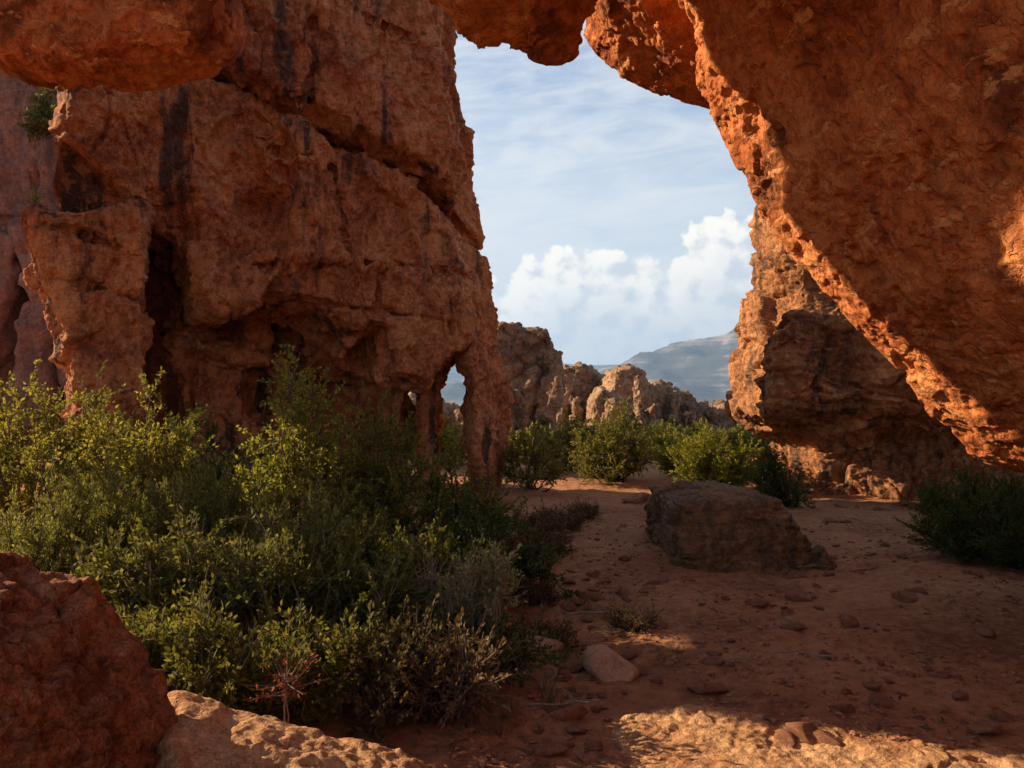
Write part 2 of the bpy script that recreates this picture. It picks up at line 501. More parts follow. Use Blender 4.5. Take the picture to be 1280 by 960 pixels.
def leaf_mat(name, a, b, c, trans=0.4, rough=0.55):
    m, k = new_mat(name)
    g = k.n('ShaderNodeNewGeometry')
    P = k.n('ShaderNodeTexCoord').outputs['Object']
    cl = k.noise(P, 2.5, 3, 0.6)
    f = k.math('MULTIPLY_ADD', k.math('SUBTRACT', cl, 0.5), 0.9, g.outputs['Random Per Island'])
    col = k.ramp(f, [(0.05, a), (0.55, b), (1.0, c)])
    pb = principled(k, col, rough, None, 0.06)
    tr = k.n('ShaderNodeBsdfTranslucent')
    k.put(tr.inputs[0], k.mix(1.0, col, (1.35, 1.25, 0.75), 'MULTIPLY'))
    mx = k.n('ShaderNodeMixShader'); mx.inputs[0].default_value = trans
    k.put(mx.inputs[1], pb); k.put(mx.inputs[2], tr.outputs[0])
    finish(k, mx.outputs[0])
    return m
L_YELLOW = leaf_mat('yellow_green_leaf', (0.13, 0.128, 0.024), (0.24, 0.22, 0.038), (0.37, 0.32, 0.065), 0.5)
L_OLIVE = leaf_mat('olive_leaf', (0.085, 0.086, 0.018), (0.155, 0.148, 0.032), (0.25, 0.23, 0.06), 0.45)
L_HEATH = leaf_mat('heath_leaf', (0.085, 0.090, 0.022), (0.17, 0.172, 0.040), (0.30, 0.285, 0.08), 0.45)
L_GREY = leaf_mat('grey_green_leaf', (0.062, 0.065, 0.015), (0.125, 0.125, 0.027), (0.24, 0.225, 0.06), 0.4)
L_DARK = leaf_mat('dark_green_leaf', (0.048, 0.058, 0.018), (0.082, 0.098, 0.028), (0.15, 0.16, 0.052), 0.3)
L_BRIGHT = leaf_mat('fresh_green_leaf', (0.12, 0.13, 0.022), (0.22, 0.22, 0.035), (0.36, 0.32, 0.06), 0.5)
L_FAR = leaf_mat('pale_olive_leaf', (0.11, 0.105, 0.028), (0.185, 0.17, 0.042), (0.29, 0.25, 0.07), 0.45)
L_DRY = leaf_mat('dry_leaf', (0.10, 0.055, 0.03), (0.17, 0.105, 0.055), (0.25, 0.17, 0.10), 0.3)
L_DULL = leaf_mat('half_dry_leaf', (0.075, 0.055, 0.022), (0.125, 0.098, 0.038), (0.20, 0.16, 0.065), 0.35)
L_PALE = leaf_mat('pale_flower_tip', (0.18, 0.16, 0.07), (0.28, 0.25, 0.12), (0.4, 0.36, 0.2), 0.4)
L_RED = leaf_mat('red_leaf', (0.16, 0.035, 0.02), (0.26, 0.075, 0.045), (0.36, 0.15, 0.10), 0.35)

def bark_mat(name, a, b):
    m, k = new_mat(name)
    P = k.n('ShaderNodeTexCoord').outputs['Object']
    n = k.noise(k.mapping(P, scale=(1, 1, 0.3)), 30.0, 5, 0.6)
    bp = k.n('ShaderNodeBump'); bp.inputs['Distance'].default_value = 0.01; k.put(bp.inputs['Height'], n)
    finish(k, principled(k, k.ramp(n, [(0.3, a), (0.7, b)]), 0.9, bp.outputs[0], 0.15))
    return m
B_BROWN = bark_mat('brown_bark', (0.07, 0.045, 0.03), (0.16, 0.11, 0.075))
B_PALE = bark_mat('pale_bark', (0.20, 0.15, 0.10), (0.38, 0.30, 0.22))
B_BLEACH = bark_mat('bleached_wood', (0.26, 0.19, 0.125), (0.46, 0.36, 0.26))
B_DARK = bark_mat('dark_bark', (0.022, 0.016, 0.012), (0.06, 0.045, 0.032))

# ------------------------------------------------------------------ ground
def gz(x, y):
    x = np.atleast_1d(np.asarray(x, float)); y = np.atleast_1d(np.asarray(y, float))
    p = np.stack([x, y, np.zeros_like(x)], 1)
    r = np.sqrt(x * x + y * y)
    near = sstep(200, 40, r)
    z = near * (0.10 * fbm(p * 0.35, 3, seed=3) + 0.035 * fbm(p * 1.7, 4, seed=5) + 0.016 * fbm(p * 5.5, 3, 0.6, seed=8))
    z = z + 0.45 * sstep(4.2, 1.5, y) * sstep(-12, -4, y)                       # rocky rise the viewer stands on
    z = z + 0.35 * sstep(-0.5, -4.5, x) * sstep(25, 10, np.abs(y - 10))             # bank under the shrubs
    z = z - 2.2 * sstep(24, 90, y) - 12 * sstep(90, 500, y) - 22 * sstep(400, 3000, r)
    z = z + sstep(60, 300, r) * sstep(4000, 1500, r) * 1.2 * fbm(p * 0.012, 3, seed=11)
    return z

def build_ground():
    n = 860
    k = math.asinh(9000 / 3.2)
    t = np.linspace(-1, 1, n)
    ax = 3.2 * np.sinh(k * t)
    X, Y = np.meshgrid(ax + 1.5, ax + 7.0, indexing='ij')
    V = np.stack([X.ravel(), Y.ravel(), gz(X.ravel(), Y.ravel())], 1)
    i = np.arange(n * n).reshape(n, n)
    Q = np.stack([i[:-1, :-1], i[1:, :-1], i[1:, 1:], i[:-1, 1:]], -1).reshape(-1, 4)
    tag(make('ground', V, Q, M_GROUND), kind='structure')
build_ground()

def build_mountains():
    def ridge(name, prof, d, depth, seed, amp, nx=420, ny=90):
        us = np.linspace(-500, 1900, nx); vs = np.linspace(0, 1, ny)
        U, T = np.meshgrid(us, vs, indexing='ij')
        top = np.interp(us, [p[0] for p in prof], [p[1] for p in prof])
        X = (U - 640) / FPX * d
        Yw = d - depth + T * depth * 2
        H = np.repeat(((HOR - top) / FPX * d)[:, None], ny, 1) + 36
        P = np.stack([X.ravel(), Yw.ravel(), 0 * X.ravel()], 1)
        rr = fbm(P * (1 / 900.0), 5, 0.5, seed, True).reshape(X.shape)
        sm = fbm(P * (1 / 2500.0), 3, 0.5, seed + 4).reshape(X.shape)
        tt = np.clip(T + 0.10 * sm + 0.05 * rr, 0, 1)
        shape = np.where(tt < 0.5, sstep(0, 0.5, tt) * 0.55 + 0.45 * sstep(0.22, 0.42, tt) , 1 - 0.6 * sstep(0.5, 1, tt))
        cap = sstep(0.0, 0.2, T) * sstep(1.0, 0.8, T)
        Z = -40 + H * shape * cap + amp * rr * sstep(0, 0.25, T) * sstep(0.52, 0.40, T) * cap
        V = np.stack([X.ravel(), Yw.ravel(), Z.ravel()], 1)
        i = np.arange(nx * ny).reshape(nx, ny)
        Q = np.stack([i[:-1, :-1], i[1:, :-1], i[1:, 1:], i[:-1, 1:]], -1).reshape(-1, 4)
        tag(make(name, V, Q, M_MOUNTAIN), kind='structure')
    ridge('mountain', [(-500, 480), (600, 500), (730, 486), (770, 462), (800, 450), (850, 440), (885, 436), (925, 425), (990, 418), (1100, 410), (1400, 430), (1900, 440)], 5200, 1700, 21, 70)
    ridge('far_hills', [(-500, 450), (300, 455), (640, 452), (745, 455), (800, 454), (900, 462), (1900, 450)], 7600, 1200, 31, 25)
build_mountains()

def build_haze():
    lo = (-6500, -300, -60); hi = (6500, 9400, 720)
    V = [(x, y, z) for x in (lo[0], hi[0]) for y in (lo[1], hi[1]) for z in (lo[2], hi[2])]
    F = [(0, 1, 3, 2), (4, 6, 7, 5), (0, 4, 5, 1), (2, 3, 7, 6), (0, 2, 6, 4), (1, 5, 7, 3)]
    m, k = new_mat('haze_air')
    v = k.n('ShaderNodeVolumePrincipled')
    v.inputs['Color'].default_value = (0.44, 0.67, 1.0, 1); v.inputs['Density'].default_value = HAZE
    v.inputs['Anisotropy'].default_value = 0.2
    o = k.n('ShaderNodeOutputMaterial'); k.put(o.inputs['Volume'], v.outputs[0])
    tag(make('haze', V, np.array(F), m, smooth=False), kind='stuff')
HAZE = 0.5 / 4200
build_haze()

# ------------------------------------------------------------------ rock surface
def rock_disp(P, seed=0, big=0.25, bs=0.45, blk=0.16, ks=1.1, crack=0.10, blk2=0.05, k2=3.2, strata=0.0, L=0.5, fine=0.03, sq=(1, 1, 1), tilt=(0, 0, 1), flake=0.0, pits=None, flute=0.0, blk3=0.0):
    """outward displacement of a rock face: rounded swells, split blocks with open joints, ledges and grain"""
    P = np.asarray(P, np.float32)
    sq = np.array(sq, np.float32)
    W = P + 0.25 * np.stack([pn(P * 0.9, seed + 31), pn(P * 0.9, seed + 32), pn(P * 0.9, seed + 33)], 1)
    d = big * fbm(P * bs, 3, 0.5, seed)
    if blk:
        f1, f2, r, tl = worley(W * ks * sq, seed)
        d += blk * (r - 0.5 + 1.6 * tl) * sstep(0.0, 0.05, f2 - f1) - crack * (1 - sstep(0.0, 0.10, f2 - f1)) * (pn(P * 0.6, seed + 3) > -0.15)
    if blk2:
        f1, f2, r, tl = worley(W * k2 * sq, seed + 5)
        m = 0.5 + 0.5 * np.clip(pn(P * 0.8, seed + 9) * 2.0, -1, 1)
        d += m * (blk2 * (r - 0.5 + 1.7 * tl) * sstep(0.0, 0.07, f2 - f1) - 0.45 * blk2 * (1 - sstep(0.0, 0.14, f2 - f1)))
    if blk3:
        f1, f2, r, tl = worley(W * k2 * 2.7 * sq, seed + 7)
        m = sstep(-0.2, 0.3, pn(P * 0.9, seed + 10))
        d += m * blk3 * (r - 0.5 + 1.6 * tl) * sstep(0.0, 0.08, f2 - f1)
    if strata:
        zz = (P @ np.array(tilt, np.float32)) / L + 0.55 * pn(P * np.array([0.5, 0.5, 0.5], np.float32), seed + 13)
        i = np.floor(zz).astype(np.int32); f = zz - i
        a = RND[i & 255]; b = RND[(i + 1) & 255]
        d += strata * ((a + (b - a) * sstep(0.86, 1.0, f)) - 0.5) - strata * 0.7 * np.exp(-((f - 0.93) / 0.05) ** 2) * np.clip(pn(P * 0.7, seed + 15) + 0.5, 0, 1)
    if flute:
        d += flute * (fbm(W * np.array([1.5, 1.5, 0.30], np.float32), 3, 0.5, seed + 60, True) * 0.6 + 0.4 * np.clip(pn(W * np.array([2.2, 2.2, 0.8], np.float32), seed + 66) * 3, -1, 1))
    if pits:
        f1, f2, r, tl = worley(W * pits[1], seed + 50)
        d -= pits[0] * sstep(0.42, 0.12, f1) * (r > 0.45) * np.clip(pn(P * 1.3, seed + 51) + 0.5, 0, 1)
    if flake:
        for q, th in ((1.1, 0.05), (2.3, 0.2)):
            n = fbm(P * q, 4, 0.55, seed + 40)
            d -= flake / q * (sstep(th, th + 0.07, n) + 0.7 * sstep(th + 0.35, th + 0.42, n))
    if fine:
        d += fine * fbm(P * 4.5, 4, 0.55, seed + 20, True) * 0.5 + fine * 0.6 * fbm(P * 11.0, 2, 0.5, seed + 24)
    return d.astype(np.float64)

def rock_from(F, lo, h, mapfn=None, near=None, levels=0, smooth_it=1, **kw):
    V, Q = surface_nets(F, lo, h)
    V = relax(V, Q, smooth_it)
    if mapfn is not None: V = mapfn(V)
    hangs = []
    if levels:
        V = relax(V, Q, 1)
        for _ in range(levels):
            V, Q, hg = refine(V, Q, near(V[Q].mean(1)))
            if hg is not None: hangs.append(hg)
    N = vnormals(V, Q)
    V = V + N * rock_disp(V, **kw)[:, None]
    for hv, a, b in hangs: V[hv] = 0.5 * (V[a] + V[b])
    return V, Q

def in_view(c, margin=60):
    d = np.maximum(c[:, 1], 0.05)
    u = 640 + c[:, 0] / d * FPX; v = HOR - (c[:, 2] - CAM_H) / d * FPX
    return (c[:, 1] > 0.3) & (u > -margin) & (u < 1280 + margin) & (v > -margin) & (v < 960 + margin)

# ---- the cliff with its caves, left
CA = np.array([-8.3, 12.6]); CB = np.array([-0.2, 17.8])
CT = (CB - CA) / np.linalg.norm(CB - CA); CN = np.array([CT[1], -CT[0]])
def cliff_uv(u, v):
    """photo pixel to (along, height) on the cliff's face"""
    D = np.array([(u - 640) / FPX, 1.0])
    d = (CA @ CN) / (D @ CN)
    p = D * d
    return ((p - CA) @ CT, CAM_H + (HOR - v) / FPX * d)
def cpoly(pts): return [cliff_uv(*p) for p in pts]

def build_cliff():
    h = 0.05
    lo = np.array([-1.2, -5.6, -0.5]); hi = np.array([11.2, 1.3, 13.0])
    (au, aw, av), (U, Wd, Vv) = grid(lo, hi, h)
    UU, VV = np.meshgrid(au, av, indexing='ij')
    out = cpoly([(100, 90), (90, 200), (82, 258), (38, 262), (40, 330), (66, 372), (80, 430), (86, 505), (80, 620), (70, 760), (652, 760), (648, 640), (654, 600), (660, 540), (662, 480),
                 (646, 430), (653, 400), (644, 350), (630, 290), (617, 220), (609, 150), (605, 90), (601, 40), (595, -60)])
    ue = out[-1][0]
    out = out + [(ue - 0.3, 12.5), (3.4, 12.3), (2.3, 9.6), (1.9, 8.2), (0.6, 8.0)]
    d2 = poly_sdf(out, UU, VV)
    # relief of the face, metres towards the viewer
    Wf = np.zeros(UU.shape)
    def add(poly, amt, soft):
        nonlocal Wf
        Wf = Wf + amt * sstep(soft, -soft, poly_sdf(cpoly(poly), UU, VV))
    add([(38, 262), (165, 262), (176, 300), (178, 380), (192, 400), (182, 440), (188, 520), (80, 620), (60, 420)], 0.55, 0.10)      # buttress
    add([(60, 292), (176, 325), (176, 300), (165, 262), (38, 262)], 0.10, 0.04)
    add([(270, 85), (345, 130), (430, 170), (520, 215), (560, 250), (575, 200), (560, -200), (255, -200)], 0.36, 0.05)             # upper block above the sloping joint
    add([(300, 160), (385, 150), (395, 200), (330, 215)], 0.18, 0.05)
    add([(335, 215), (420, 235), (430, 330), (330, 330)], 0.15, 0.1)
    add([(175, 240), (240, 235), (250, 300), (180, 300)], -0.35, 0.12)
    add([(300, 250), (355, 240), (345, 300), (300, 320)], -0.35, 0.15)
    add([(232, 395), (300, 392), (340, 375), (400, 385), (440, 420), (452, 470), (540, 480), (590, 430), (570, 640), (190, 640), (190, 400)], -2.0, 0.12)  # undercut foot
    add([(285, 385), (325, 380), (345, 395), (330, 430), (300, 425)], -0.8, 0.12)
    add([(375, 380), (398, 388), (402, 425), (378, 430)], -0.9, 0.12)
    add([(448, 415), (465, 405), (485, 412), (492, 440), (490, 480), (450, 480)], -1.3, 0.10)
    add([(530, 500), (540, 465), (556, 448), (575, 440), (584, 460), (586, 640), (525, 640)], -0.7, 0.10)
    add([(172, 300), (196, 280), (222, 296), (240, 330), (250, 370), (246, 415), (226, 430), (250, 470), (255, 620), (184, 620), (182, 440), (188, 415), (174, 390)], -3.6, 0.06)   # dark slot
    add([(350, 455), (372, 447), (385, 465), (380, 520), (345, 520)], -2.2, 0.10)
    add([(245, 410), (345, 425), (380, 445), (330, 450), (245, 425)], 0.25, 0.06)
    # joints
    for pts, dep, wid in (([(268, 83), (345, 130), (430, 170), (520, 215), (575, 270), (650, 320)], 1.5, 0.10), ([(38, 264), (170, 262)], 0.30, 0.035), ([(40, 285), (170, 318)], 0.28, 0.035),
                          ([(45, 348), (120, 365), (185, 385)], 0.28, 0.03), ([(310, 330), (480, 330), (640, 345)], 0.22, 0.03), ([(345, 368), (450, 385), (570, 400)], 0.25, 0.035),
                          ([(200, 402), (330, 430), (440, 455)], 0.3, 0.04), ([(385, 150), (388, 195), (330, 190)], 0.3, 0.035), ([(300, 15), (320, 60), (318, 110)], 0.25, 0.035),
                          ([(385, 20), (380, 130), (395, 150)], 0.22, 0.03), ([(445, 25), (520, 60), (560, 75)], 0.2, 0.03), ([(480, 330), (470, 400)], 0.2, 0.03), ([(415, 200), (440, 330)], 0.16, 0.03)):
        q = cpoly(pts)
        w2 = np.stack([UU.ravel(), VV.ravel(), 0 * UU.ravel()], 1)
        wob = 0.035 * fbm(w2 * 1.6, 3, seed=int(pts[0][0])).reshape(UU.shape)
        dist, _, t = line_dist(q, UU, VV + wob)
        Wf = Wf - dep * np.exp(-(dist / wid) ** 2) * sstep(0.0, 0.06, t + 0.01) * sstep(1.0, 0.84, t)
    # right end turns away
    Wf = Wf - 0.9 * sstep(1.6, -0.1, -d2) * sstep(5.2, 8.0, UU)
    Wf = np.maximum(Wf, -2.8 + 1.7 * sstep(6.0, 8.2, UU))
    front = (Wd - Wf[:, None, :]) * 0.8
    back = -(Wd + 4.7 - 2.2 * sstep(6.0, 9.0, U) - 0.105 * Vv)
    F = smax(smax(d2[:, None, :] + 0.16 * np.maximum(-Wd - 0.4, 0) * sstep(4, 2, U), front, 0.35), back, 0.6)
    # openings right through the foot at the right end: two legs between them
    for poly in ([(538, 640), (539, 520), (545, 478), (557, 446), (576, 438), (588, 462), (591, 540), (597, 600), (599, 640), (599, 720), (538, 720)],
                 [(490, 640), (496, 560), (498, 494), (508, 482), (518, 488), (520, 560), (522, 640)]):
        q = np.array(cpoly(poly)); c = q.mean(0)
        i0 = max(0, int((q[:, 0].min() - 0.9 - lo[0]) / h))
        Us = (U[i0:] + 0.56 * np.minimum(Wd, 0) + 0 * Vv)
        hp = poly_sdf(q, Us, Vv + 0 * Us)
        F[i0:] = smax(F[i0:], -hp, 0.15)
    def to_world(V):
        o = np.empty_like(V)
        o[:, 0] = CA[0] + V[:, 0] * CT[0] + V[:, 1] * CN[0]
        o[:, 1] = CA[1] + V[:, 0] * CT[1] + V[:, 1] * CN[1]
        o[:, 2] = V[:, 2]
        return o
    V, Q = rock_from(F.astype(np.float32), lo, h, to_world, lambda c: in_view(c, 20) & (c[:, 1] < 20), 1, seed=2, big=0.09, bs=0.6, blk=0.13, ks=0.7, crack=0.10, blk2=0.055, k2=1.9, blk3=0.018, flute=0.055,
                     strata=0.03, L=0.7, fine=0.018, sq=(1, 1, 0.45), tilt=(-0.10, 0.0, 1), flake=0.06)
    tag(make('cave_cliff', V, Q, M_CLIFF), 'tall red brown cliff with dark cave slots and an elephant leg arch at its foot', 'cliff')
build_cliff()

# ---- the arch the viewer stands under: left boss, centre boss, right wall, added unseen sun blockers
def build_arch():
    h = 0.085
    lo = np.array([-12.6, -3.6, -0.5]); hi = np.array([9.6, 15.1, 14.2])
    (ax, ay, az), P = grid(lo, hi, h)
    XX, ZZ = np.meshgrid(ax, az, indexing='ij')
    def pl(pts, d): return [((u - 640) / FPX * d, CAM_H + (HOR - v) / FPX * d) for u, v in pts]
    A = poly_sdf(pl([(440, -130), (480, -40), (490, 14), (540, 40), (572, 64), (595, 70), (625, 66), (655, 74), (690, 78), (722, 72), (744, 44), (768, 18)], 8.2) + pl([(800, 11), (828, 45), (850, 85), (866, 122), (905, 180),
                     (940, 250), (990, 320), (1050, 400), (1110, 460), (1160, 520), (1220, 560), (1290, 586), (1400, 625), (1520, 720), (1560, 800), (1700, 800), (1700, -560), (560, -560), (440, -300)], 9.0), XX, ZZ)[:, None, :]
    X, Y, Z = P
    xb = np.stack(np.meshgrid(ax[::4], ay[::4], az[::4], indexing='ij'), -1)
    sh = xb.shape[:3]
    lowf = fbm(xb.reshape(-1, 3) * 0.42, 2, 0.5, 41).reshape(sh)
    lowf = np.repeat(np.repeat(np.repeat(lowf, 4, 0), 4, 1), 4, 2)[:len(ax), :len(ay), :len(az)]
    for a in range(3):                                      # blend the coarse samples
        for _ in range(3):
            lowf = 0.5 * lowf + 0.25 * (np.roll(lowf, 1, a) + np.roll(lowf, -1, a))
    open_ = 0.05 * (9.0 - Y)                                # the vault widens towards the viewer
    rim = Y - 9.0 - 0.18 * np.sin(Z * 1.7) + 0.8 * sstep(5.2, 6.2, Z) * sstep(2.2, 1.2, X)
    a3 = smax(A - 0.14 * sstep(2.2, 3.2, X) * sstep(6.5, 5.0, Z) + open_ + 0.10 * lowf * sstep(9.0, 7.5, Y), rim, 0.35)
    a3 = smax(a3, -(Y + 3.2), 0.4)
    B = poly_sdf(pl([(-200, 20), (-60, 70), (0, 88), (60, 99), (140, 101), (205, 88), (268, 73), (291, 45), (301, 10), (285, -30), (200, -45), (-100, -60), (-200, -60)], 9.6), XX, ZZ)[:, None, :]
    b3 = smax(B, np.abs(Y - 9.68) - 0.64, 0.4)
    F = np.minimum(a3, b3)
    F = smin(F, capsule(P, (0.3, 5.4, 8.7), (-4.8, 7.0, 9.6), 1.0, 0.8), 0.4)
    F = smin(F, capsule(P, (-4.8, 7.0, 9.6), (-9.5, 9.3, 11.4), 0.8, 1.0), 0.5)
    F = smin(F, rbox(P, (-9.8, 11.3, 6.9), (1.2, 1.85, 1.2), 0.4) + 0.12 * lowf, 0.3)  # from here to the leg: unseen rock added to block and shape the sun
    F = smin(F, rbox(P, (-9.8, 9.85, 5.7), (1.1, 0.6, 1.2), 0.2), 0.2)
    F = smin(F, rbox(P, (-10.6, 13.5, 6.4), (1.1, 1.15, 1.1), 0.15), 0.3)
    F = smin(F, rbox(P, (-9.6, 11.22, 8.7), (1.1, 0.85, 0.9), 0.2) + 0.06 * lowf, 0.2)
    F = smin(F, rbox(P, (-9.6, 11.0, 11.2), (1.1, 0.58, 2.2), 0.2) + 0.06 * lowf, 0.2)
    F = smin(F, rbox(P, (-9.6, 9.2, 11.95), (1.0, 1.9, 2.05), 0.25) + 0.10 * lowf, 0.3)
    F = smin(F, capsule(P, (-10.3, 10.5, 7.0), (-11.4, 5.0, 8.8), 0.8, 0.8), 0.4)  # unseen leg added to carry the sun-blocking mass
    F = smin(F, capsule(P, (-11.4, 5.0, 8.8), (-11.2, 2.0, -0.3), 0.8, 1.2), 0.5)
    E = poly_sdf(pl([(722, 24), (745, 62), (785, 92), (825, 112), (870, 124), (960, 150), (960, -80), (720, -80)], 10.4), XX, ZZ)[:, None, :]
    e3 = smax(E + 0.03 * lowf, np.abs(Y - 9.8) - 1.0, 0.4)
    F = smin(F, e3, 0.12)
    V, Q = rock_from(F.astype(np.float32), lo, h, None, lambda c: in_view(c, 80), 2, smooth_it=3, seed=5, big=0.06, bs=0.5, blk=0.02, ks=0.5, crack=0.02, blk2=0.014, k2=2.0, blk3=0.012,
                     strata=0.0, fine=0.014, sq=(1, 0.6, 1.3), flake=0.055, pits=(0.012, 11.0))
    tag(make('rock_arch', V, Q, M_ARCH), 'huge orange sandstone arch overhead whose right wall leans over the sand', 'rock arch')
build_arch()

# ---- second cliff, far left, purple
def build_far_cliff():
    h = 0.17; d0 = 30.0
    lo = np.array([-29.0, -0.0, -0.7]); hi = np.array([-14.0, 5.0, 17.0])
    (ax, ay, az), (X, Y, Z) = grid(lo, hi, h)
    XX, ZZ = np.meshgrid(ax, az, indexing='ij')
    def pl(pts): return [((u - 640) / FPX * d0, CAM_H + (HOR - v) / FPX * d0) for u, v in pts]
    W = np.zeros(XX.shape)
    for poly, amt, s in (([(-10, 430), (10, 340), (18, 270), (28, 330), (28, 400), (5, 470), (0, 620), (-60, 620), (-60, 480)], -1.8, 0.12),
                         ([(28, 80), (75, 150), (60, 300), (70, 500), (30, 560), (20, 300)], 0.45, 0.2), ([(-200, 270), (48, 272), (48, 278), (-200, 276)], -0.3, 0.05),
                         ([(66, 430), (78, 420), (80, 560), (66, 560)], -1.5, 0.1), ([(50, 160), (56, 160), (42, 320), (36, 320)], -0.4, 0.06)):
        W += amt * sstep(s, -s, poly_sdf(pl(poly), XX, ZZ))
    F = smax((1.2 - W)[:, None, :] - Y + 0.10 * (Z - 2) * 0.3, Y - 4.2, 0.5)
    F = smax(F, np.abs(X + 21.5) - 6.6, 0.8); F = smax(F, Z - 16.0 - 0.4 * np.sin(X), 0.8)
    def mp(V):
        V = V.copy(); V[:, 1] += d0 - 1.2; return V
    V, Q = rock_from(F.astype(np.float32), lo, h, mp, seed=12, big=0.25, bs=0.4, blk=0.25, ks=0.5, crack=0.12, blk2=0.08, k2=1.6, strata=0.05, fine=0.06, sq=(1, 1, 0.5))
    tag(make('purple_cliff', V, Q, M_FARCLIFF), 'dull purple cliff behind the caves at the far left, with a shrub growing on it', 'cliff')
build_far_cliff()

# ---- overhanging rock, right background
def build_overhang():
    h = 0.075
    lo = np.array([4.4, 13.6, -0.5]); hi = np.array([13.5, 22.5, 8.6])
    (ax, ay, az), (X, Y, Z) = grid(lo, hi, h)
    XX, YY = np.meshgrid(ax, ay, indexing='ij')
    plan = poly_sdf([(5.42, 16.25), (5.30, 18.6), (5.7, 21.0), (8.0, 22.2), (13.2, 22.2), (13.2, 15.4), (10.5, 16.2), (7.6, 16.3), (6.3, 16.2)], XX, YY)[:, :, None]
    lean = 0.17 * np.clip(Z - 2.4, 0, 9)                               # left face leans back
    up = 0.9 * sstep(3.75, 4.35, Z + 0.12 * np.sin(X * 2.1)) * sstep(17.8, 16.2, Y)
    zb = np.maximum(1.68 - 0.42 * (X - 5.2), 0.05)
    under = 2.1 * sstep(2.2, 0.7, Z) * sstep(5.2, 6.2, X) * sstep(19.0, 17.5, Y) + 6.0 * sstep(zb + 0.25, zb - 0.30, Z)
    F = smax(plan + lean + up + under, Z - 8.2, 0.6)
    foot = poly_sdf([(6.0, 19.2), (6.7, 17.9), (8.6, 17.2), (10.5, 16.6), (13.2, 16.2), (13.2, 22), (6.4, 22)], XX, YY)[:, :, None]
    F = np.minimum(F, smax(foot + 0.55 * np.maximum(Z, 0), Z - 2.2, 0.2))
    F = smax(F, -(Z + 0.3), 0.1)
    V, Q = rock_from(F.astype(np.float32) * 0.8, lo, h, None, lambda c: in_view(c, 0) & (c[:, 1] < 19.5), 1, seed=9, big=0.16, bs=0.5, blk=0.17, ks=1.0, crack=0.10, blk2=0.085, k2=2.8, blk3=0.025, strata=0.09, L=0.42,
                     fine=0.05, sq=(0.8, 0.8, 1.1))
    tag(make('overhang_rock', V, Q, M_BACK), 'overhanging rock with a sunlit left edge and dark layered front beyond the arch', 'rock')
build_overhang()

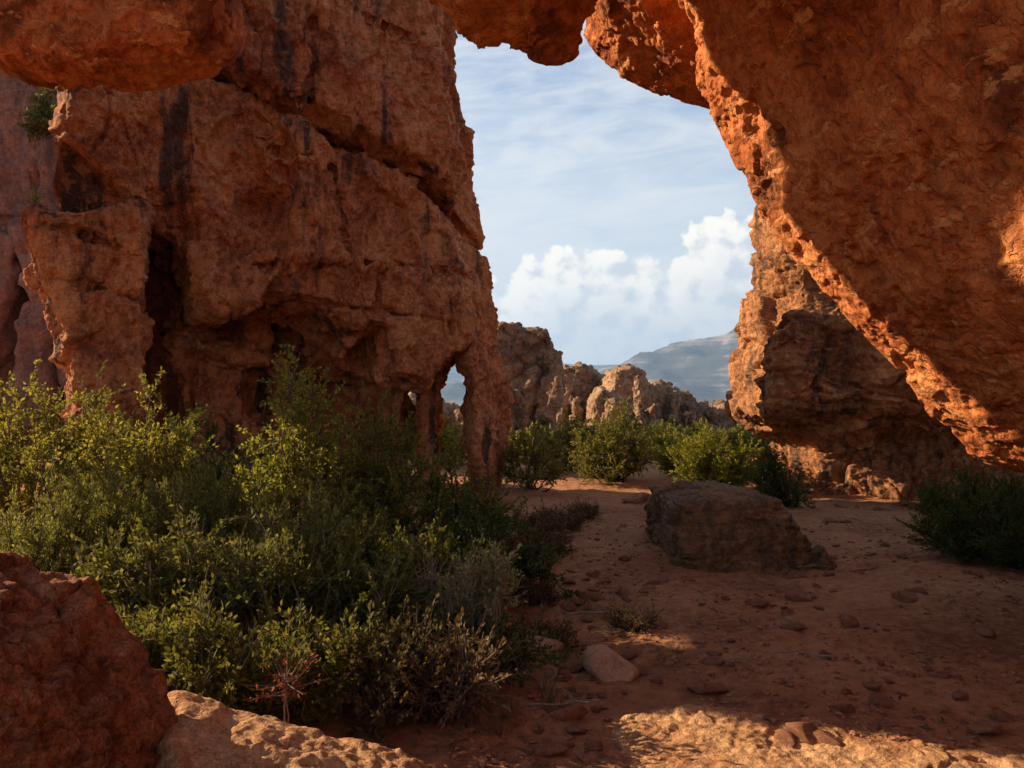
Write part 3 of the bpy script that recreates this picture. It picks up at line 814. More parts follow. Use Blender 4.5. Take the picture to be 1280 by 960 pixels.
# ---- boulders
def build_boulders():
    # boulder on the sand
    h = 0.035
    lo = np.array([1.5, 9.9, -0.3]); hi = np.array([4.6, 12.8, 1.5])
    _, P = grid(lo, hi, h); X, Y, Z = P
    XX, ZZ = np.meshgrid(_[0], _[2], indexing='ij')
    d = 11.0
    pl = [((u - 640) / FPX * d, CAM_H + (HOR - v) / FPX * d) for u, v in [(836, 622), (872, 619), (962, 620), (976, 648), (998, 672), (1030, 702), (1030, 740), (834, 740), (836, 690), (830, 655)]]
    p2 = poly_sdf(pl, XX, ZZ)[:, None, :]
    F = smax(p2, np.abs(Y - 11.45) - 1.2 + 0.22 * np.clip(Z, -0.2, 1.2) + 0.25 * np.clip(X - 3.2, 0, 2), 0.10)
    V, Q = rock_from(F.astype(np.float32), lo, h, None, levels=1, near=lambda c: in_view(c, 20), smooth_it=1, seed=15, big=0.035, bs=1.2, blk=0.055, ks=1.8, crack=0.05, blk2=0.04, k2=5.0, blk3=0.014, strata=0.05, L=0.19, fine=0.03, sq=(0.7, 0.7, 1.3))
    tag(make('boulder', V, Q, M_BOULDER), 'flat topped grey brown boulder standing in the middle of the sand', 'boulder')
    # near boulder bottom left
    h = 0.022
    lo = np.array([-3.6, 1.9, 0.0]); hi = np.array([-0.9, 4.3, 2.0])
    _, P = grid(lo, hi, h); X, Y, Z = P
    XX, ZZ = np.meshgrid(_[0], _[2], indexing='ij'); d = 3.1
    pl = [((u - 640) / FPX * d, CAM_H + (HOR - v) / FPX * d) for u, v in [(-240, 670), (-60, 672), (0, 690), (60, 716), (130, 752), (172, 796), (196, 846), (206, 890), (206, 1060), (230, 1230), (-300, 1230), (-420, 900)]]
    F = smax(poly_sdf(pl, XX, ZZ)[:, None, :] + 0.30 * np.maximum(3.0 - Y, 0), np.abs(Y - 2.55) - 0.66, 0.2)
    V, Q = rock_from(F.astype(np.float32), lo, h, None, smooth_it=3, levels=1, near=lambda c: in_view(c, 20), seed=25, big=0.05, bs=2.0, blk=0.028, ks=4.0, crack=0.02, blk2=0.022, k2=11.0, blk3=0.008, fine=0.02, pits=(0.045, 8.0))
    tag(make('boulder', V, Q, M_NEAR), 'big dark red pitted boulder at the bottom left corner', 'boulder')
    # sunlit slab beside it
    lo = np.array([-2.2, 1.9, -0.3]); hi = np.array([0.3, 4.4, 1.5])
    _, P = grid(lo, hi, h); X, Y, Z = P
    top = 0.945 - 0.29 * (X + 1.33) - 0.06 * np.abs(Y - 3.2)
    F = smax((Z - top) * 0.9, rbox(P, (-0.98, 2.85, 0.3), (0.72, 0.60, 0.9), 0.2), 0.10)
    F = smax(F, -(X + 0.43 * Y) - 0.03, 0.1)
    V, Q = rock_from(F.astype(np.float32), lo, h, None, smooth_it=2, levels=1, near=lambda c: in_view(c, 20), seed=28, big=0.02, bs=1.4, blk=0.012, ks=2.4, crack=0.0, blk2=0.012, k2=6.0, blk3=0.008, strata=0.03, L=0.09, fine=0.014, tilt=(0.3, 0, 1))
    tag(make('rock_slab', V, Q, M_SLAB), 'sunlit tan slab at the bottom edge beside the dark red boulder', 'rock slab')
    # low bedrock ledge lit at the bottom right
    h = 0.03
    lo = np.array([0.2, 3.0, -0.5]); hi = np.array([4.6, 6.4, 0.9])
    _, P = grid(lo, hi, h); X, Y, Z = P
    F = None
    for c, r in (((1.25, 5.15, -0.09), (0.62, 0.62, 0.15)), ((2.2, 4.7, -0.08), (1.1, 0.50, 0.14)), ((1.1, 4.3, -0.06), (0.8, 0.5, 0.14)), ((3.2, 4.5, -0.08), (1.0, 0.5, 0.13)), ((1.9, 5.2, -0.12), (0.7, 0.35, 0.15))):
        e = ellipsoid(P, c, r)
        F = e if F is None else smin(F, e, 0.05)
    V, Q = rock_from(F.astype(np.float32), lo, h, None, smooth_it=2, levels=1, near=lambda c: in_view(c, 20), seed=35, big=0.035, bs=1.6, blk=0.010, ks=2.2, crack=0.0, blk2=0.018, k2=6.0, blk3=0.008, strata=0.015, L=0.08, fine=0.012)
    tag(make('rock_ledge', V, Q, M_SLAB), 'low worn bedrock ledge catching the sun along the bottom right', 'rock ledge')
build_boulders()

# ---- crags in the middle distance
def crag(name, label, outline, d, thick, h, seed, n=64, w=(0.035, 0.12), mat=M_CRAG):
    """a pile of upright split blocks under an uneven skyline"""
    pl = np.array([((u - 640) / FPX * d, CAM_H + (HOR - v) / FPX * d) for u, v in outline])
    rng = np.random.RandomState(seed)
    x0, x1 = pl[:, 0].min(), pl[:, 0].max(); zb = pl[:, 1].min()
    tops = pl[pl[:, 1] > zb + 0.5]; o = np.argsort(tops[:, 0]); tops = tops[o]
    wid = x1 - x0; hmax = pl[:, 1].max() - zb
    lo = np.array([x0 - 1.5, -thick - 2, zb - 0.5]); hi = np.array([x1 + 1.5, thick + 2, pl[:, 1].max() + 1.5])
    ax, (X, Y, Z) = grid(lo, hi, h)
    XX, ZZ = np.meshgrid(ax[0], ax[2], indexing='ij')
    F = smax(poly_sdf(pl, XX, ZZ)[:, None, :] + 0.16 * w[0] * wid, np.abs(Y) - thick * 0.55, 0.3)
    for k in range(n):
        cx = x0 + wid * (k + rng.uniform(0.1, 0.9)) / n if k % 2 else rng.uniform(x0, x1)
        tz = np.interp(cx, tops[:, 0], tops[:, 1])
        yy = -thick * rng.uniform(0.0, 1.0)
        drop = (hmax * rng.uniform(0.0, 0.65) if yy < -0.35 * thick else hmax * rng.uniform(-0.06, 0.14))
        hw = wid * rng.uniform(*w) * 0.5
        cx = min(max(cx, x0 + hw * 0.9), x1 - hw * 0.9)
        a = R(rng.uniform(10, 60)); ca, sa = math.cos(a), math.sin(a)
        t = rng.normal() * 0.13
        dx, dy, dz = X - cx - t * (Z - zb), Y - yy, Z
        u_, v_ = dx * ca + dy * sa, -dx * sa + dy * ca
        zc = (tz - drop + zb) / 2; hz = max((tz - drop - zb) / 2, 0.3)
        b = rbox((u_, v_, Z + 0 * X), (0, 0, zc), (hw, hw * rng.uniform(0.8, 1.6), hz), 0.03 * hw)
        F = np.minimum(F, b)
    F = smax(F, poly_sdf(pl, XX, ZZ)[:, None, :] + 0 * Y - 0.012 * wid, 0.1)
    def mp(V):
        V = V.copy(); V[:, 1] += d; return V
    ks = 1.0 / (wid * 0.13)
    blk = wid * 0.032
    V, Q = rock_from(F.astype(np.float32), lo, h, mp, lambda c: in_view(c, 0), 1, seed=seed, big=blk, bs=0.4, blk=blk, ks=ks, crack=0.35 * blk, blk2=0.5 * blk, k2=ks * 2.6, strata=0.25 * blk, L=0.8, fine=0.2 * blk, sq=(1, 1, 0.8))
    return tag(make(name, V, Q, mat), label, 'crag')

crag('crag', 'tan crag rising directly behind the right end of the red cliff', [(600, 420), (640, 404), (655, 413), (672, 411), (688, 428), (697, 445), (695, 490), (686, 520), (688, 640), (590, 640)], 34, 3.4, 0.11, 51, 22, (0.16, 0.34))
crag('crag', 'reddish squat crag between the tan crag and the round topped crag', [(686, 474), (698, 462), (707, 457), (718, 460), (722, 456), (734, 458), (741, 466), (752, 470), (757, 482), (772, 505), (770, 580), (680, 580)], 66, 6, 0.2, 53)
crag('crag', 'round topped brown crag at the middle of the distant rocks', [(738, 500), (748, 484), (757, 488), (764, 464), (771, 461), (786, 459), (799, 466), (803, 485), (808, 500), (812, 580), (730, 580)], 58, 4.5, 0.17, 57)
crag('crag', 'grey broken crag right of the round topped one', [(790, 505), (797, 482), (806, 478), (812, 484), (818, 477), (828, 484), (836, 482), (846, 490), (858, 494), (864, 512), (868, 580), (780, 580)], 62, 4, 0.17, 59)
crag('crag', 'low jagged crag beside the overhanging rock, before the mountain', [(845, 530), (852, 514), (860, 518), (868, 502), (878, 505), (888, 514), (896, 506), (908, 504), (918, 514), (930, 518), (960, 526), (980, 580), (840, 580)], 64, 4.5, 0.17, 61)
crag('crag', 'pale crag seen through the openings at the cliff foot', [(440, 540), (470, 500), (520, 490), (555, 505), (580, 510), (600, 520), (610, 580), (430, 580)], 52, 4, 0.2, 63)

# ------------------------------------------------------------------ plants
def tubes(paths, sides=4):
    """paths: list of (points (n,3), radii (n,)); all in one vertex and face array"""
    Vs, Fs, base = [], [], 0
    ang = np.arange(sides) * 2 * math.pi / sides
    for p, r in paths:
        p = np.asarray(p); n = len(p)
        t = np.gradient(p, axis=0); t /= np.maximum(np.linalg.norm(t, axis=1, keepdims=True), 1e-9)
        ref = np.where(np.abs(t[:, 2:3]) > 0.9, np.array([[1., 0, 0]]), np.array([[0, 0, 1.]]))
        a = np.cross(t, ref); a /= np.maximum(np.linalg.norm(a, axis=1, keepdims=True), 1e-9); b = np.cross(t, a)
        ring = p[:, None, :] + np.asarray(r)[:, None, None] * (a[:, None, :] * np.cos(ang)[None, :, None] + b[:, None, :] * np.sin(ang)[None, :, None])
        Vs.append(ring.reshape(-1, 3))
        i = base + np.arange(n * sides).reshape(n, sides); j = np.roll(i, -1, 1)
        Fs.append(np.stack([i[:-1], j[:-1], j[1:], i[1:]], -1).reshape(-1, 4))
        base += n * sides
    return np.concatenate(Vs), np.concatenate(Fs)

def unit(v): return v / np.maximum(np.linalg.norm(v, axis=-1, keepdims=True), 1e-9)

def leaves_at(rng, pos, dirs, L, Wd, spread=0.9):
    n = len(pos)
    d = unit(dirs + spread * rng.normal(size=(n, 3)) * 0.6)
    s = unit(np.cross(d, rng.normal(size=(n, 3))))
    l = L * rng.uniform(0.65, 1.25, (n, 1)); w = Wd * rng.uniform(0.7, 1.2, (n, 1))
    up = np.cross(d, s)
    V = np.stack([pos, pos + d * l * 0.5 + s * w * 0.5 + up * w * 0.15, pos + d * l, pos + d * l * 0.5 - s * w * 0.5 + up * w * 0.15], 1).reshape(-1, 3)
    return V, np.arange(4 * n).reshape(n, 4)

def shrub_parts(seed, rx, ry, h, clumps=24, twigs=20, per=24, L=0.045, Wd=0.022, up=0.5, tl=(0.18, 0.42), spread=0.9, low=0.15, stem_r=0.018, clump_r=0.28, bare=0.35, lean=(0, 0), inner=0.6, tw=1.0):
    """stems curving out to clumps, twigs in every clump, leaves along the twigs"""
    rng = np.random.RandomState(seed)
    paths, LV, LD = [], [], []
    for c in range(clumps):
        a = rng.uniform(0, 2 * math.pi); el = math.asin(rng.uniform(low, 0.99))
        rr = rng.uniform(inner, 1.0) * (0.82 + 0.36 * rng.rand())
        cen = np.array([rx * math.cos(a) * math.cos(el) * rr, ry * math.sin(a) * math.cos(el) * rr, h * (0.12 + 0.80 * math.sin(el) * rr)])
        cen[:2] += np.array(lean) * cen[2]
        b0 = np.array([rng.normal() * 0.10 * rx, rng.normal() * 0.10 * ry, -0.04])
        mid = b0 * 0.5 + cen * 0.5 + np.array([0, 0, -0.10 * h]) + rng.normal(size=3) * 0.10 * h * np.array([1, 1, 0.4])
        t = np.linspace(0, 1, 8)[:, None]
        st = (1 - t) ** 2 * b0 + 2 * t * (1 - t) * mid + t * t * cen + rng.normal(size=(8, 3)) * 0.012 * h * np.sqrt(t)
        paths.append((st, np.linspace(stem_r * rng.uniform(0.7, 1.3), stem_r * 0.35, 8)))
        outd = unit(cen - np.array([0, 0, h * 0.35]))
        nt = max(3, int(twigs * rng.uniform(0.6, 1.4)))
        k = rng.uniform(bare, 1.0, nt) ** 0.7
        start = np.stack([np.interp(k, t[:, 0], st[:, i]) for i in range(3)], 1)
        dirs = unit(outd * 0.55 + np.array([0, 0, up]) + rng.normal(size=(nt, 3)) * 0.55)
        ln = rng.uniform(*tl, nt)[:, None] * (0.6 + 0.4 * k[:, None])
        off = rng.normal(size=(nt, 3)) * clump_r * 0.33
        for i in range(nt):
            p1 = start[i] + dirs[i] * ln[i] * 0.5 + off[i] * 0.5; p2 = start[i] + dirs[i] * ln[i] + off[i] + np.array([0, 0, up * 0.15 * ln[i][0]])
            p1[2] = max(p1[2], 0.02); p2[2] = max(p2[2], 0.03)
            paths.append((np.stack([start[i], p1, p2]), np.array([0.0042, 0.003, 0.0015]) * tw))
            m = int(per * rng.uniform(0.5, 1.5))
            tt = rng.uniform(0.12, 1.0, m)[:, None]
            pos = np.where(tt < 0.5, start[i] + (p1 - start[i]) * tt * 2, p1 + (p2 - p1) * (tt - 0.5) * 2) + rng.normal(size=(m, 3)) * 0.012
            LV.append(pos); LD.append(np.repeat(unit(p2 - start[i])[None], m, 0))
    bV, bF = tubes(paths)
    if not per: return bV, bF, None, None
    lV, lF = leaves_at(rng, np.concatenate(LV), np.concatenate(LD), L, Wd, spread)
    return bV, bF, lV, lF

def at(u, d, dz=0.0):
    x = (u - 640) / FPX * d
    return (x, d, float(gz(x, d)[0]) + dz)

def shrub(name, label, cat, u, d, leaf, bark, group=None, seed=1, rz=0.0, dz=0.0, loc=None, **kw):
    root = thing(name, label, cat, loc if loc is not None else at(u, d, dz), group)
    bV, bF, lV, lF = shrub_parts(seed, **kw)
    make('branches', bV, bF, bark, root, True)
    if lV is not None: make('foliage', lV, lF, leaf, root, False)
    root.rotation_euler = (0, 0, rz)
    return root

GL = 'shrubs filling the left side'
small = dict(L=0.055, Wd=0.030, up=0.35, spread=1.1)
heath = dict(L=0.040, Wd=0.011, up=1.1, spread=0.55, tl=(0.12, 0.34), per=46, low=0.05, clump_r=0.22)
broad = dict(L=0.050, Wd=0.028, up=0.7, spread=1.0, tl=(0.12, 0.30))
def build_shrubs():
    # left: yellow green
    shrub('shrub', 'bright yellow green shrub reaching in from the left edge', 'shrub', 40, 10.2, L_YELLOW, B_BROWN, GL, 101, rx=1.35, ry=1.1, h=2.45, clumps=34, twigs=22, per=26, **small)
    shrub('shrub', 'yellow green shrub below the pillar left of the cave slot', 'shrub', 175, 9.9, L_YELLOW, B_BROWN, GL, 102, rx=0.85, ry=0.85, h=2.15, clumps=24, twigs=20, per=24, **small)
    shrub('shrub', 'olive shrub hidden behind the yellow shrubs at the pillar foot', 'shrub', 130, 11.9, L_OLIVE, B_BROWN, GL, 103, rx=0.9, ry=0.8, h=2.1, clumps=22, twigs=18, per=26, **small)
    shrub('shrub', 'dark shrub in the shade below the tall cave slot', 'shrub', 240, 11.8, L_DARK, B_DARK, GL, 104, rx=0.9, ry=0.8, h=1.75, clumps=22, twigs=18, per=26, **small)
    shrub('shrub', 'small dark shrub at the undercut cliff foot', 'shrub', 310, 11.6, L_OLIVE, B_DARK, GL, 105, rx=0.7, ry=0.7, h=1.35, clumps=16, twigs=18, per=24, **small)
    # centre
    shrub('shrub', 'tall loose shrub with sunlit yellow tips before the cliff foot', 'shrub', 375, 9.3, L_BRIGHT, B_BROWN, GL, 106, rx=0.75, ry=0.8, h=2.75, clumps=30, twigs=18, per=22, **small)
    shrub('shrub', 'tall dull green shrub right of the yellow tipped one', 'shrub', 455, 10.4, L_OLIVE, B_BROWN, GL, 107, rx=0.85, ry=0.9, h=2.55, clumps=30, twigs=22, per=26, **small)
    shrub('shrub', 'dark spreading shrub in shade before the arch leg', 'shrub', 545, 9.6, L_OLIVE, B_DARK, GL, 108, rx=1.0, ry=0.9, h=1.5, clumps=32, twigs=22, per=28, **small)
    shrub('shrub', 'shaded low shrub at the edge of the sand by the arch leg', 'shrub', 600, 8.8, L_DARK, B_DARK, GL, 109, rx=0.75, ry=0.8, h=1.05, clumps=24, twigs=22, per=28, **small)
    # heath band
    shrub('heath_shrub', 'feathery green heath shrub below the yellow shrubs', 'heath shrub', 140, 7.9, L_HEATH, B_BROWN, GL, 111, rx=0.85, ry=0.8, h=1.45, clumps=34, twigs=24, **heath)
    shrub('heath_shrub', 'feathery green heath shrub in the middle of the thicket', 'heath shrub', 275, 7.7, L_HEATH, B_BROWN, GL, 112, rx=0.85, ry=0.8, h=1.50, clumps=36, twigs=24, **heath)
    shrub('heath_shrub', 'feathery green heath shrub left of the bleached dead bush', 'heath shrub', 400, 7.6, L_HEATH, B_BROWN, GL, 113, rx=0.75, ry=0.75, h=1.42, clumps=32, twigs=24, **heath)
    shrub('heath_shrub', 'dark heath shrub above the big red boulder', 'heath shrub', 40, 6.9, L_HEATH, B_BROWN, GL, 114, rx=0.75, ry=0.7, h=1.15, clumps=28, twigs=22, **heath)
    # grey green front row
    shrub('shrub', 'grey green shrub with pale fanning stems beside the red boulder', 'shrub', 210, 6.2, L_GREY, B_PALE, GL, 115, rx=0.70, ry=0.6, h=1.30, clumps=30, twigs=16, per=20, bare=0.6, **broad)
    shrub('shrub', 'grey green shrub with pale bare stems above the sunlit slab', 'shrub', 330, 6.3, L_GREY, B_PALE, GL, 116, rx=0.70, ry=0.6, h=1.35, clumps=28, twigs=14, per=20, bare=0.65, **broad)
    shrub('shrub', 'dull olive shrub below the bleached dead bush', 'shrub', 455, 6.5, L_GREY, B_PALE, GL, 117, rx=0.62, ry=0.6, h=1.15, clumps=28, twigs=18, per=22, bare=0.55, **broad)
    shrub('shrub', 'brownish half dry shrub above the bottom edge', 'shrub', 480, 5.4, L_DULL, B_BROWN, GL, 118, rx=0.42, ry=0.4, h=0.56, clumps=20, twigs=14, per=18, bare=0.5, **broad)
    shrub('shrub', 'dark little shrub beside the sand near the bottom edge', 'shrub', 600, 6.3, L_DARK, B_PALE, GL, 119, rx=0.45, ry=0.45, h=0.52, clumps=22, twigs=16, per=22, **broad)
    shrub('shrub', 'low dry brown shrub between the sand and the thicket', 'shrub', 560, 5.6, L_DRY, B_PALE, GL, 120, rx=0.4, ry=0.4, h=0.45, clumps=16, twigs=14, per=18, bare=0.5, **broad)
    shrub('shrub', 'dim olive shrub filling the hollow behind the dead bush', 'shrub', 530, 7.6, L_OLIVE, B_DARK, GL, 121, rx=0.7, ry=0.6, h=1.05, clumps=26, twigs=20, per=26, **small)
    shrub('shrub', 'shadowed grey green shrub just above the sunlit slab', 'shrub', 285, 5.0, L_GREY, B_PALE, GL, 125, rx=0.50, ry=0.4, h=0.72, clumps=24, twigs=16, per=20, bare=0.5, **broad)
    shrub('shrub', 'shadowed olive shrub behind the red leaved stem', 'shrub', 400, 5.5, L_OLIVE, B_PALE, GL, 126, rx=0.48, ry=0.4, h=0.70, clumps=24, twigs=16, per=20, bare=0.5, **broad)
    shrub('shrub', 'dim low shrub tucked behind the big red boulder', 'shrub', 190, 5.2, L_OLIVE, B_PALE, GL, 127, rx=0.5, ry=0.45, h=0.75, clumps=24, twigs=16, per=20, bare=0.5, **broad)
    shrub('shrub', 'dim olive shrub in the middle of the thicket front', 'shrub', 390, 6.9, L_HEATH, B_PALE, GL, 128, rx=0.65, ry=0.5, h=1.0, clumps=28, twigs=18, per=24, bare=0.5, **broad)
    shrub('flowering_shrub', 'thin shrub with pale cream flower tips leaning over the sand', 'shrub', 590, 6.4, L_PALE, B_PALE, GL, 122, rx=0.26, ry=0.22, h=0.92, clumps=14, twigs=14, per=22, bare=0.85, lean=(0.12, 0), L=0.035, Wd=0.02, up=0.9, tl=(0.06, 0.15), low=0.7, inner=0.85)
    shrub('dead_bush', 'bleached leafless bush tangled among the heath shrubs', 'dead bush', 522, 6.75, None, B_BLEACH, GL, 123, rx=0.55, ry=0.35, h=1.0, clumps=40, twigs=30, per=0, bare=0.45, lean=(0.25, 0), tl=(0.15, 0.40), up=-0.15, tw=0.6, stem_r=0.007)
    shrub('red_twig_plant', 'single pale stem with a tuft of red leaves above the slab', 'plant', 356, 4.55, L_RED, B_PALE, None, 124, rx=0.05, ry=0.04, h=0.60, clumps=3, twigs=7, per=9, bare=0.85, L=0.032, Wd=0.016, up=0.8, tl=(0.03, 0.09), tw=0.7, stem_r=0.009, low=0.85, inner=0.9)
    # middle distance
    shrub('shrub', 'rounded olive shrub on the far sand behind the bare stemmed tree', 'shrub', 765, 20.5, L_FAR, B_DARK, None, 131, rx=1.25, ry=1.2, h=1.95, clumps=46, twigs=20, per=18, L=0.075, Wd=0.035, up=0.3, tl=(0.25, 0.6))
    shrub('shrub', 'thin dark stemmed tree like shrub beside the arch leg', 'shrub', 664, 18.6, L_FAR, B_DARK, None, 132, rx=0.75, ry=0.7, h=1.6, clumps=22, twigs=14, per=18, L=0.07, Wd=0.04, up=0.4, bare=0.6)
    shrub('shrub', 'olive shrub filling the gap left of the rounded far shrub', 'shrub', 705, 23, L_FAR, B_DARK, None, 133, rx=1.1, ry=1.0, h=1.7, clumps=28, twigs=20, per=22, L=0.09, Wd=0.05, up=0.3)
    shrub('shrub', 'light green spreading shrub behind the flat topped boulder', 'shrub', 893, 18.7, L_BRIGHT, B_BROWN, None, 134, rx=1.15, ry=1.0, h=1.72, clumps=42, twigs=24, per=26, L=0.07, Wd=0.03, up=0.5)
    shrub('shrub', 'small fresh green shrub left of the light green spreading one', 'shrub', 850, 22.5, L_BRIGHT, B_BROWN, None, 135, rx=0.9, ry=0.8, h=1.25, clumps=24, twigs=18, per=22, L=0.08, Wd=0.04, up=0.4)
    shrub('shrub', 'dark leaning shrub with black stems against the overhanging rock', 'shrub', 985, 15.6, L_DARK, B_DARK, None, 136, rx=0.45, ry=0.5, h=1.25, clumps=18, twigs=14, per=18, L=0.06, Wd=0.03, up=0.4, lean=(-0.45, 0.1), stem_r=0.05, bare=0.6)
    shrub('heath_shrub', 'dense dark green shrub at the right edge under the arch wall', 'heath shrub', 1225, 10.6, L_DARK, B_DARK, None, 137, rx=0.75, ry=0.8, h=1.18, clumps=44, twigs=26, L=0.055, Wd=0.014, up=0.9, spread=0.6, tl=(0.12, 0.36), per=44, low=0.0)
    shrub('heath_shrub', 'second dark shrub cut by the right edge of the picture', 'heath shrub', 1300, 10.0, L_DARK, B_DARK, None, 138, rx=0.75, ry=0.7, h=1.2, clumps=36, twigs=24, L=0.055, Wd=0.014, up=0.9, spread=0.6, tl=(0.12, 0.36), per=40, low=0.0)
    shrub('shrub', 'sunlit shrub seen through the arch at the cliff foot', 'shrub', 560, 24.5, L_BRIGHT, B_BROWN, None, 139, rx=1.2, ry=1.0, h=1.5, clumps=26, twigs=18, per=20, L=0.09, Wd=0.05, up=0.3)
    shrub('shrub', 'pale shrub behind the smaller opening in the cliff foot', 'shrub', 505, 26, L_GREY, B_BROWN, None, 140, rx=1.2, ry=1.0, h=1.6, clumps=26, twigs=18, per=20, L=0.09, Wd=0.05, up=0.3)
    # on the purple cliff
    p = px(74, 162, 28.6)
    shrub('cliff_tree', 'dark bushy tree growing out of the purple cliff', 'tree', 0, 0, L_OLIVE, B_DARK, None, 141, loc=tuple(p), rx=1.05, ry=0.85, h=2.0, clumps=34, twigs=20, per=24, L=0.11, Wd=0.055, up=0.3, low=-0.5)
    p = px(45, 255, 28.6)
    shrub('cliff_plant', 'tiny sunlit plant rooted in a crack of the purple cliff', 'plant', 0, 0, L_YELLOW, B_DARK, None, 142, loc=tuple(p), rx=0.2, ry=0.2, h=0.4, clumps=8, twigs=8, per=10, L=0.06, Wd=0.03)
    # low brown scrub on the sand
    g = 'low dry scrub beside the arch leg'
    a = shrub('scrub', 'low dry scrub on the sand beside the arch leg', 'scrub', 700, 13.2, L_DRY, B_DARK, g, 143, rx=0.45, ry=0.4, h=0.34, clumps=18, twigs=16, per=20, L=0.04, Wd=0.018, up=0.6, tl=(0.08, 0.2))
    for u, d, s in ((672, 12.2, 1.1), (730, 14.6, 0.8), (690, 11.0, 0.7), (655, 10.2, 1.0), (668, 8.6, 0.7), (790, 7.6, 0.55), (690, 7.3, 0.6)):
        copy_tree(a, at(u, d), u * 0.7, s)
    # scrub far out
    g = 'far scrub on the plain'
    b = shrub('far_scrub', 'far olive scrub dotted over the ground before the crags', 'scrub', 860, 30, L_FAR, B_DARK, g, 144, rx=1.0, ry=1.0, h=1.2, clumps=20, twigs=14, per=14, L=0.13, Wd=0.08, up=0.3)
    rng = random.Random(4)
    for k in range(34):
        d = rng.uniform(27, 50); u = rng.uniform(640, 960)
        copy_tree(b, at(u, d), rng.uniform(0, 6), rng.uniform(0.6, 1.3))
build_shrubs()

# ------------------------------------------------------------------ stones and grass
def stone_mesh(seed, cuts=9, n=3, flat=0.6, elong=1.0):
    import bmesh
    bm = bmesh.new(); bmesh.ops.create_icosphere(bm, subdivisions=n, radius=1.0)
    V = np.array([v.co for v in bm.verts]); F = np.array([[v.index for v in f.verts] for f in bm.faces]); bm.free()
    rng = np.random.RandomState(seed)
    for _ in range(cuts):
        nrm = unit(rng.normal(size=3)); t = rng.uniform(0.55, 0.85)
        s = V @ nrm
        V = V - np.where(s > t, (s - t) * 0.92, 0)[:, None] * nrm
    V = V * (1 + 0.06 * fbm(V * 2.2, 3, seed=seed)[:, None])
    V[:, 2] *= flat; V[:, 0] *= elong
    return V, F

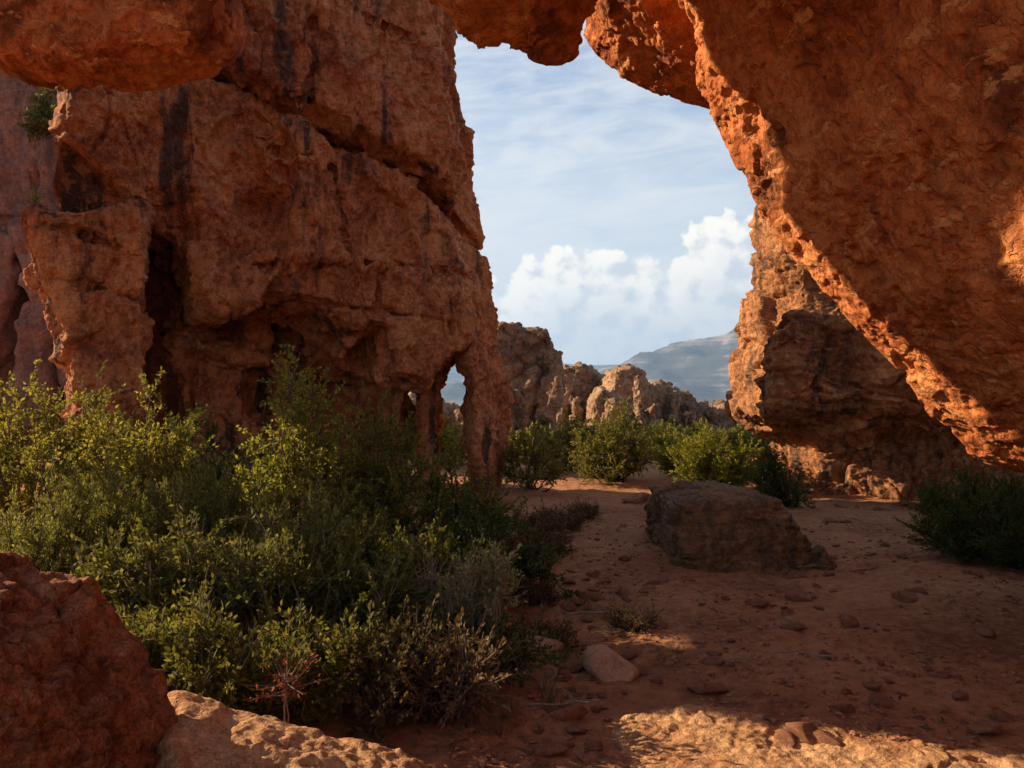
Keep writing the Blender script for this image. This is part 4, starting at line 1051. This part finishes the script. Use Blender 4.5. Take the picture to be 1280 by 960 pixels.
def build_stones():
    def stone(label, u, v, wid, seed, mat, rz=0, flat=0.55, elong=1.3, cat='stone', name='stone', sink=0.25):
        d = CAM_H * FPX / (v - HOR)
        V, F = stone_mesh(seed, n=4, flat=flat, elong=elong)
        s = wid / FPX * d / 2 / elong
        x, y, z = at(u, d)
        o = make(name, V * s, F, mat, loc=(x, y, z + s * flat * (1 - 2 * sink) * 0.8)); o.rotation_euler = (R(4), R(-6), rz)
        return tag(o, label, cat)
    stone('pale elongated stone standing out on the dark sand', 766, 834, 105, 3, M_STONE_PALE, R(118), 0.65, 1.6)
    stone('flat tan stone half buried left of the pale elongated stone', 668, 808, 84, 5, M_STONE_PALE, R(10), 0.45, 1.4)
    stone('low rounded slab of rock at the thicket edge', 632, 806, 90, 8, M_STONE, R(-8), 0.35, 1.4)
    stone('reddish rock lying before the rounded far shrub', 795, 627, 44, 11, M_STONE, R(-15), 0.6, 1.5)
    stone('small reddish rock left of the pale elongated stone', 738, 820, 36, 17, M_STONE, 1.0, 0.7, 1.1)
    stone('dark flat rock tilted beside the boulder foot', 1070, 705, 60, 19, M_STONE, R(8), 0.3, 1.8)
    stone('small red chip of rock wedged behind the big red boulder', 200, 905, 30, 23, M_STONE, 1.2, 1.3, 0.8)
    # strewn small stones
    protos = []
    for i in range(5):
        V, F = stone_mesh(40 + i, cuts=16, n=3, flat=0.55 + 0.06 * i, elong=1.0 + 0.12 * i)
        protos.append((V, F))
    first = []
    g = 'loose stones strewn on the sand'
    rng = random.Random(11)
    for k in range(290):
        if k < 12: u, d = rng.uniform(985, 1130), rng.uniform(15.3, 16.4)
        elif k < 60: u, d = rng.uniform(620, 800), rng.uniform(5.5, 9.5)
        else:
            d = 5.0 + 9.5 * rng.random() ** 1.3; u = rng.uniform(640, 1285)
        s = (0.03 + 0.10 * rng.random() ** 2.6) * (1.5 if k < 12 else 1.0)
        loc = at(u, d, s * 0.15)
        if len(first) < 5:
            V, F = protos[len(first)]
            o = make('loose_stone', V, F, M_STONE); first.append(o)
            tag(o, 'small reddish loose stone lying on the shaded sand', 'stone', g)
        else:
            o = first[k % 5].copy(); COL.objects.link(o)
        o.location = loc; o.scale = (s * rng.uniform(0.7, 1.3), s * rng.uniform(0.6, 1.2), s * rng.uniform(0.6, 1.15)); o.rotation_euler = (rng.uniform(-.3, .3), rng.uniform(-.3, .3), rng.uniform(0, 6))
    # gravel
    rng = np.random.RandomState(5)
    n = 9000
    d = 4.6 + 10 * rng.rand(n) ** 1.5; u = rng.uniform(560, 1330, n)
    x = (u - 640) / FPX * d
    keep = pn(np.stack([x * 0.8, d * 0.8, 0 * x], 1), 4) > -0.1
    x, d = x[keep], d[keep]; n = len(x)
    z = gz(x, d)
    V0, F0 = stone_mesh(77, cuts=6, n=1, flat=0.6)
    s = 0.006 + 0.030 * rng.rand(n) ** 4
    a = rng.uniform(0, 6.28, n); ca, sa = np.cos(a), np.sin(a)
    st = rng.uniform(0.7, 1.4, n)
    VX = V0[None, :, 0] * st[:, None]; VY = V0[None, :, 1]
    VV = np.stack([(VX * ca[:, None] - VY * sa[:, None]) * s[:, None] + x[:, None], (VX * sa[:, None] + VY * ca[:, None]) * s[:, None] + d[:, None], V0[None, :, 2] * s[:, None] + z[:, None] + s[:, None] * 0.2], -1).reshape(-1, 3)
    FF = (F0[None] + (np.arange(n) * len(V0))[:, None, None]).reshape(-1, 3)
    tag(make('gravel', VV, FF, M_STONE, smooth=False), kind='stuff')
    # leaf and twig litter
    n = 5200
    d = 4.8 + 11 * rng.rand(n) ** 1.2; u = rng.uniform(480, 1320, n); x = (u - 640) / FPX * d
    keep = pn(np.stack([x * 0.55, d * 0.55, 0 * x], 1), 14) > 0.02 + 0.25 * rng.rand(n)
    x, d = x[keep], d[keep]; n = len(x)
    a = rng.uniform(0, 6.28, n); l = rng.uniform(0.015, 0.07, n); wv = rng.uniform(0.003, 0.011, n)
    dv = np.stack([np.cos(a), np.sin(a), rng.normal(size=n) * 0.12], 1); sv = np.stack([-np.sin(a), np.cos(a), rng.normal(size=n) * 0.3], 1)
    p0 = np.stack([x, d, gz(x, d) + 0.012], 1)
    VV = np.stack([p0 - dv * l[:, None], p0 + sv * wv[:, None], p0 + dv * l[:, None], p0 - sv * wv[:, None]], 1).reshape(-1, 3)
    tag(make('leaf_litter', VV, np.arange(4 * n).reshape(n, 4), L_DRY, smooth=False), kind='stuff')
    # fallen sticks
    g = 'dead sticks fallen on the sand'
    first = None
    rr = random.Random(21)
    for k2 in range(26):
        dd = 5.6 + 8 * rr.random() ** 1.3; uu = rr.uniform(610, 1150) if k2 % 2 else rr.uniform(600, 760)
        if first is None:
            r2 = np.random.RandomState(6)
            ln = np.cumsum(np.vstack([[0, 0, 0.012], r2.normal(size=(6, 3)) * np.array([0.012, 0.012, 0.006]) + np.array([0.07, 0, 0.002])]), 0)
            br = np.stack([ln[3], ln[3] + [0.06, 0.05, 0.012], ln[3] + [0.13, 0.075, 0.02]])
            br2 = np.stack([ln[4], ln[4] + [0.05, -0.04, 0.01], ln[4] + [0.08, -0.08, 0.03]])
            V2, F2 = tubes([(ln, np.linspace(0.008, 0.003, 7)), (br, [0.005, 0.004, 0.002]), (br2, [0.004, 0.003, 0.002])], 5)
            o = first = make('dead_stick', V2, F2, B_PALE); tag(o, 'thin forked dead stick lying on the sand', 'stick', g)
        else:
            o = first.copy(); COL.objects.link(o)
        o.location = at(uu, dd, 0.004); sc_ = rr.uniform(0.5, 1.5); o.scale = (sc_,) * 3; o.rotation_euler = (0, 0, rr.uniform(0, 6.28))
    # dry grass tufts
    def tuft(seed, n=46, h=0.32):
        r = np.random.RandomState(seed); Vs = []; Fs = []
        for i in range(n):
            b = np.array([r.normal() * 0.04, r.normal() * 0.04, -0.02]); dr = unit(np.array([r.normal() * 0.35, r.normal() * 0.35, 1.0]))
            l = h * r.uniform(0.5, 1.1); s = unit(np.cross(dr, r.normal(size=3))) * 0.003
            m = b + dr * l * 0.6; t = b + dr * l + np.array([dr[0], dr[1], -0.25]) * l * 0.25
            k = len(Vs) * 1
            Vs += [b - s, b + s, m + s * 0.7, m - s * 0.7, t + s * 0.2, t - s * 0.2]; q = i * 6
            Fs += [(q, q + 1, q + 2, q + 3), (q + 3, q + 2, q + 4, q + 5)]
        return np.array(Vs), np.array(Fs)
    V, F = tuft(3)
    g = 'dry grass tufts at the edge of the sand'
    o = make('grass_tuft', V, F, L_DRY, smooth=False, loc=at(688, 5.75)); tag(o, 'dry straw coloured grass tuft at the edge of the sand', 'grass tuft', g)
    for u, d, s in ((655, 6.6, 0.9), (705, 6.9, 0.8), (640, 5.5, 0.7), (735, 8.2, 0.8), (660, 7.8, 1.0), (620, 5.2, 0.8)):
        c = o.copy(); COL.objects.link(c); c.location = at(u, d); c.scale = (s, s, s); c.rotation_euler = (0, 0, u)
build_stones()
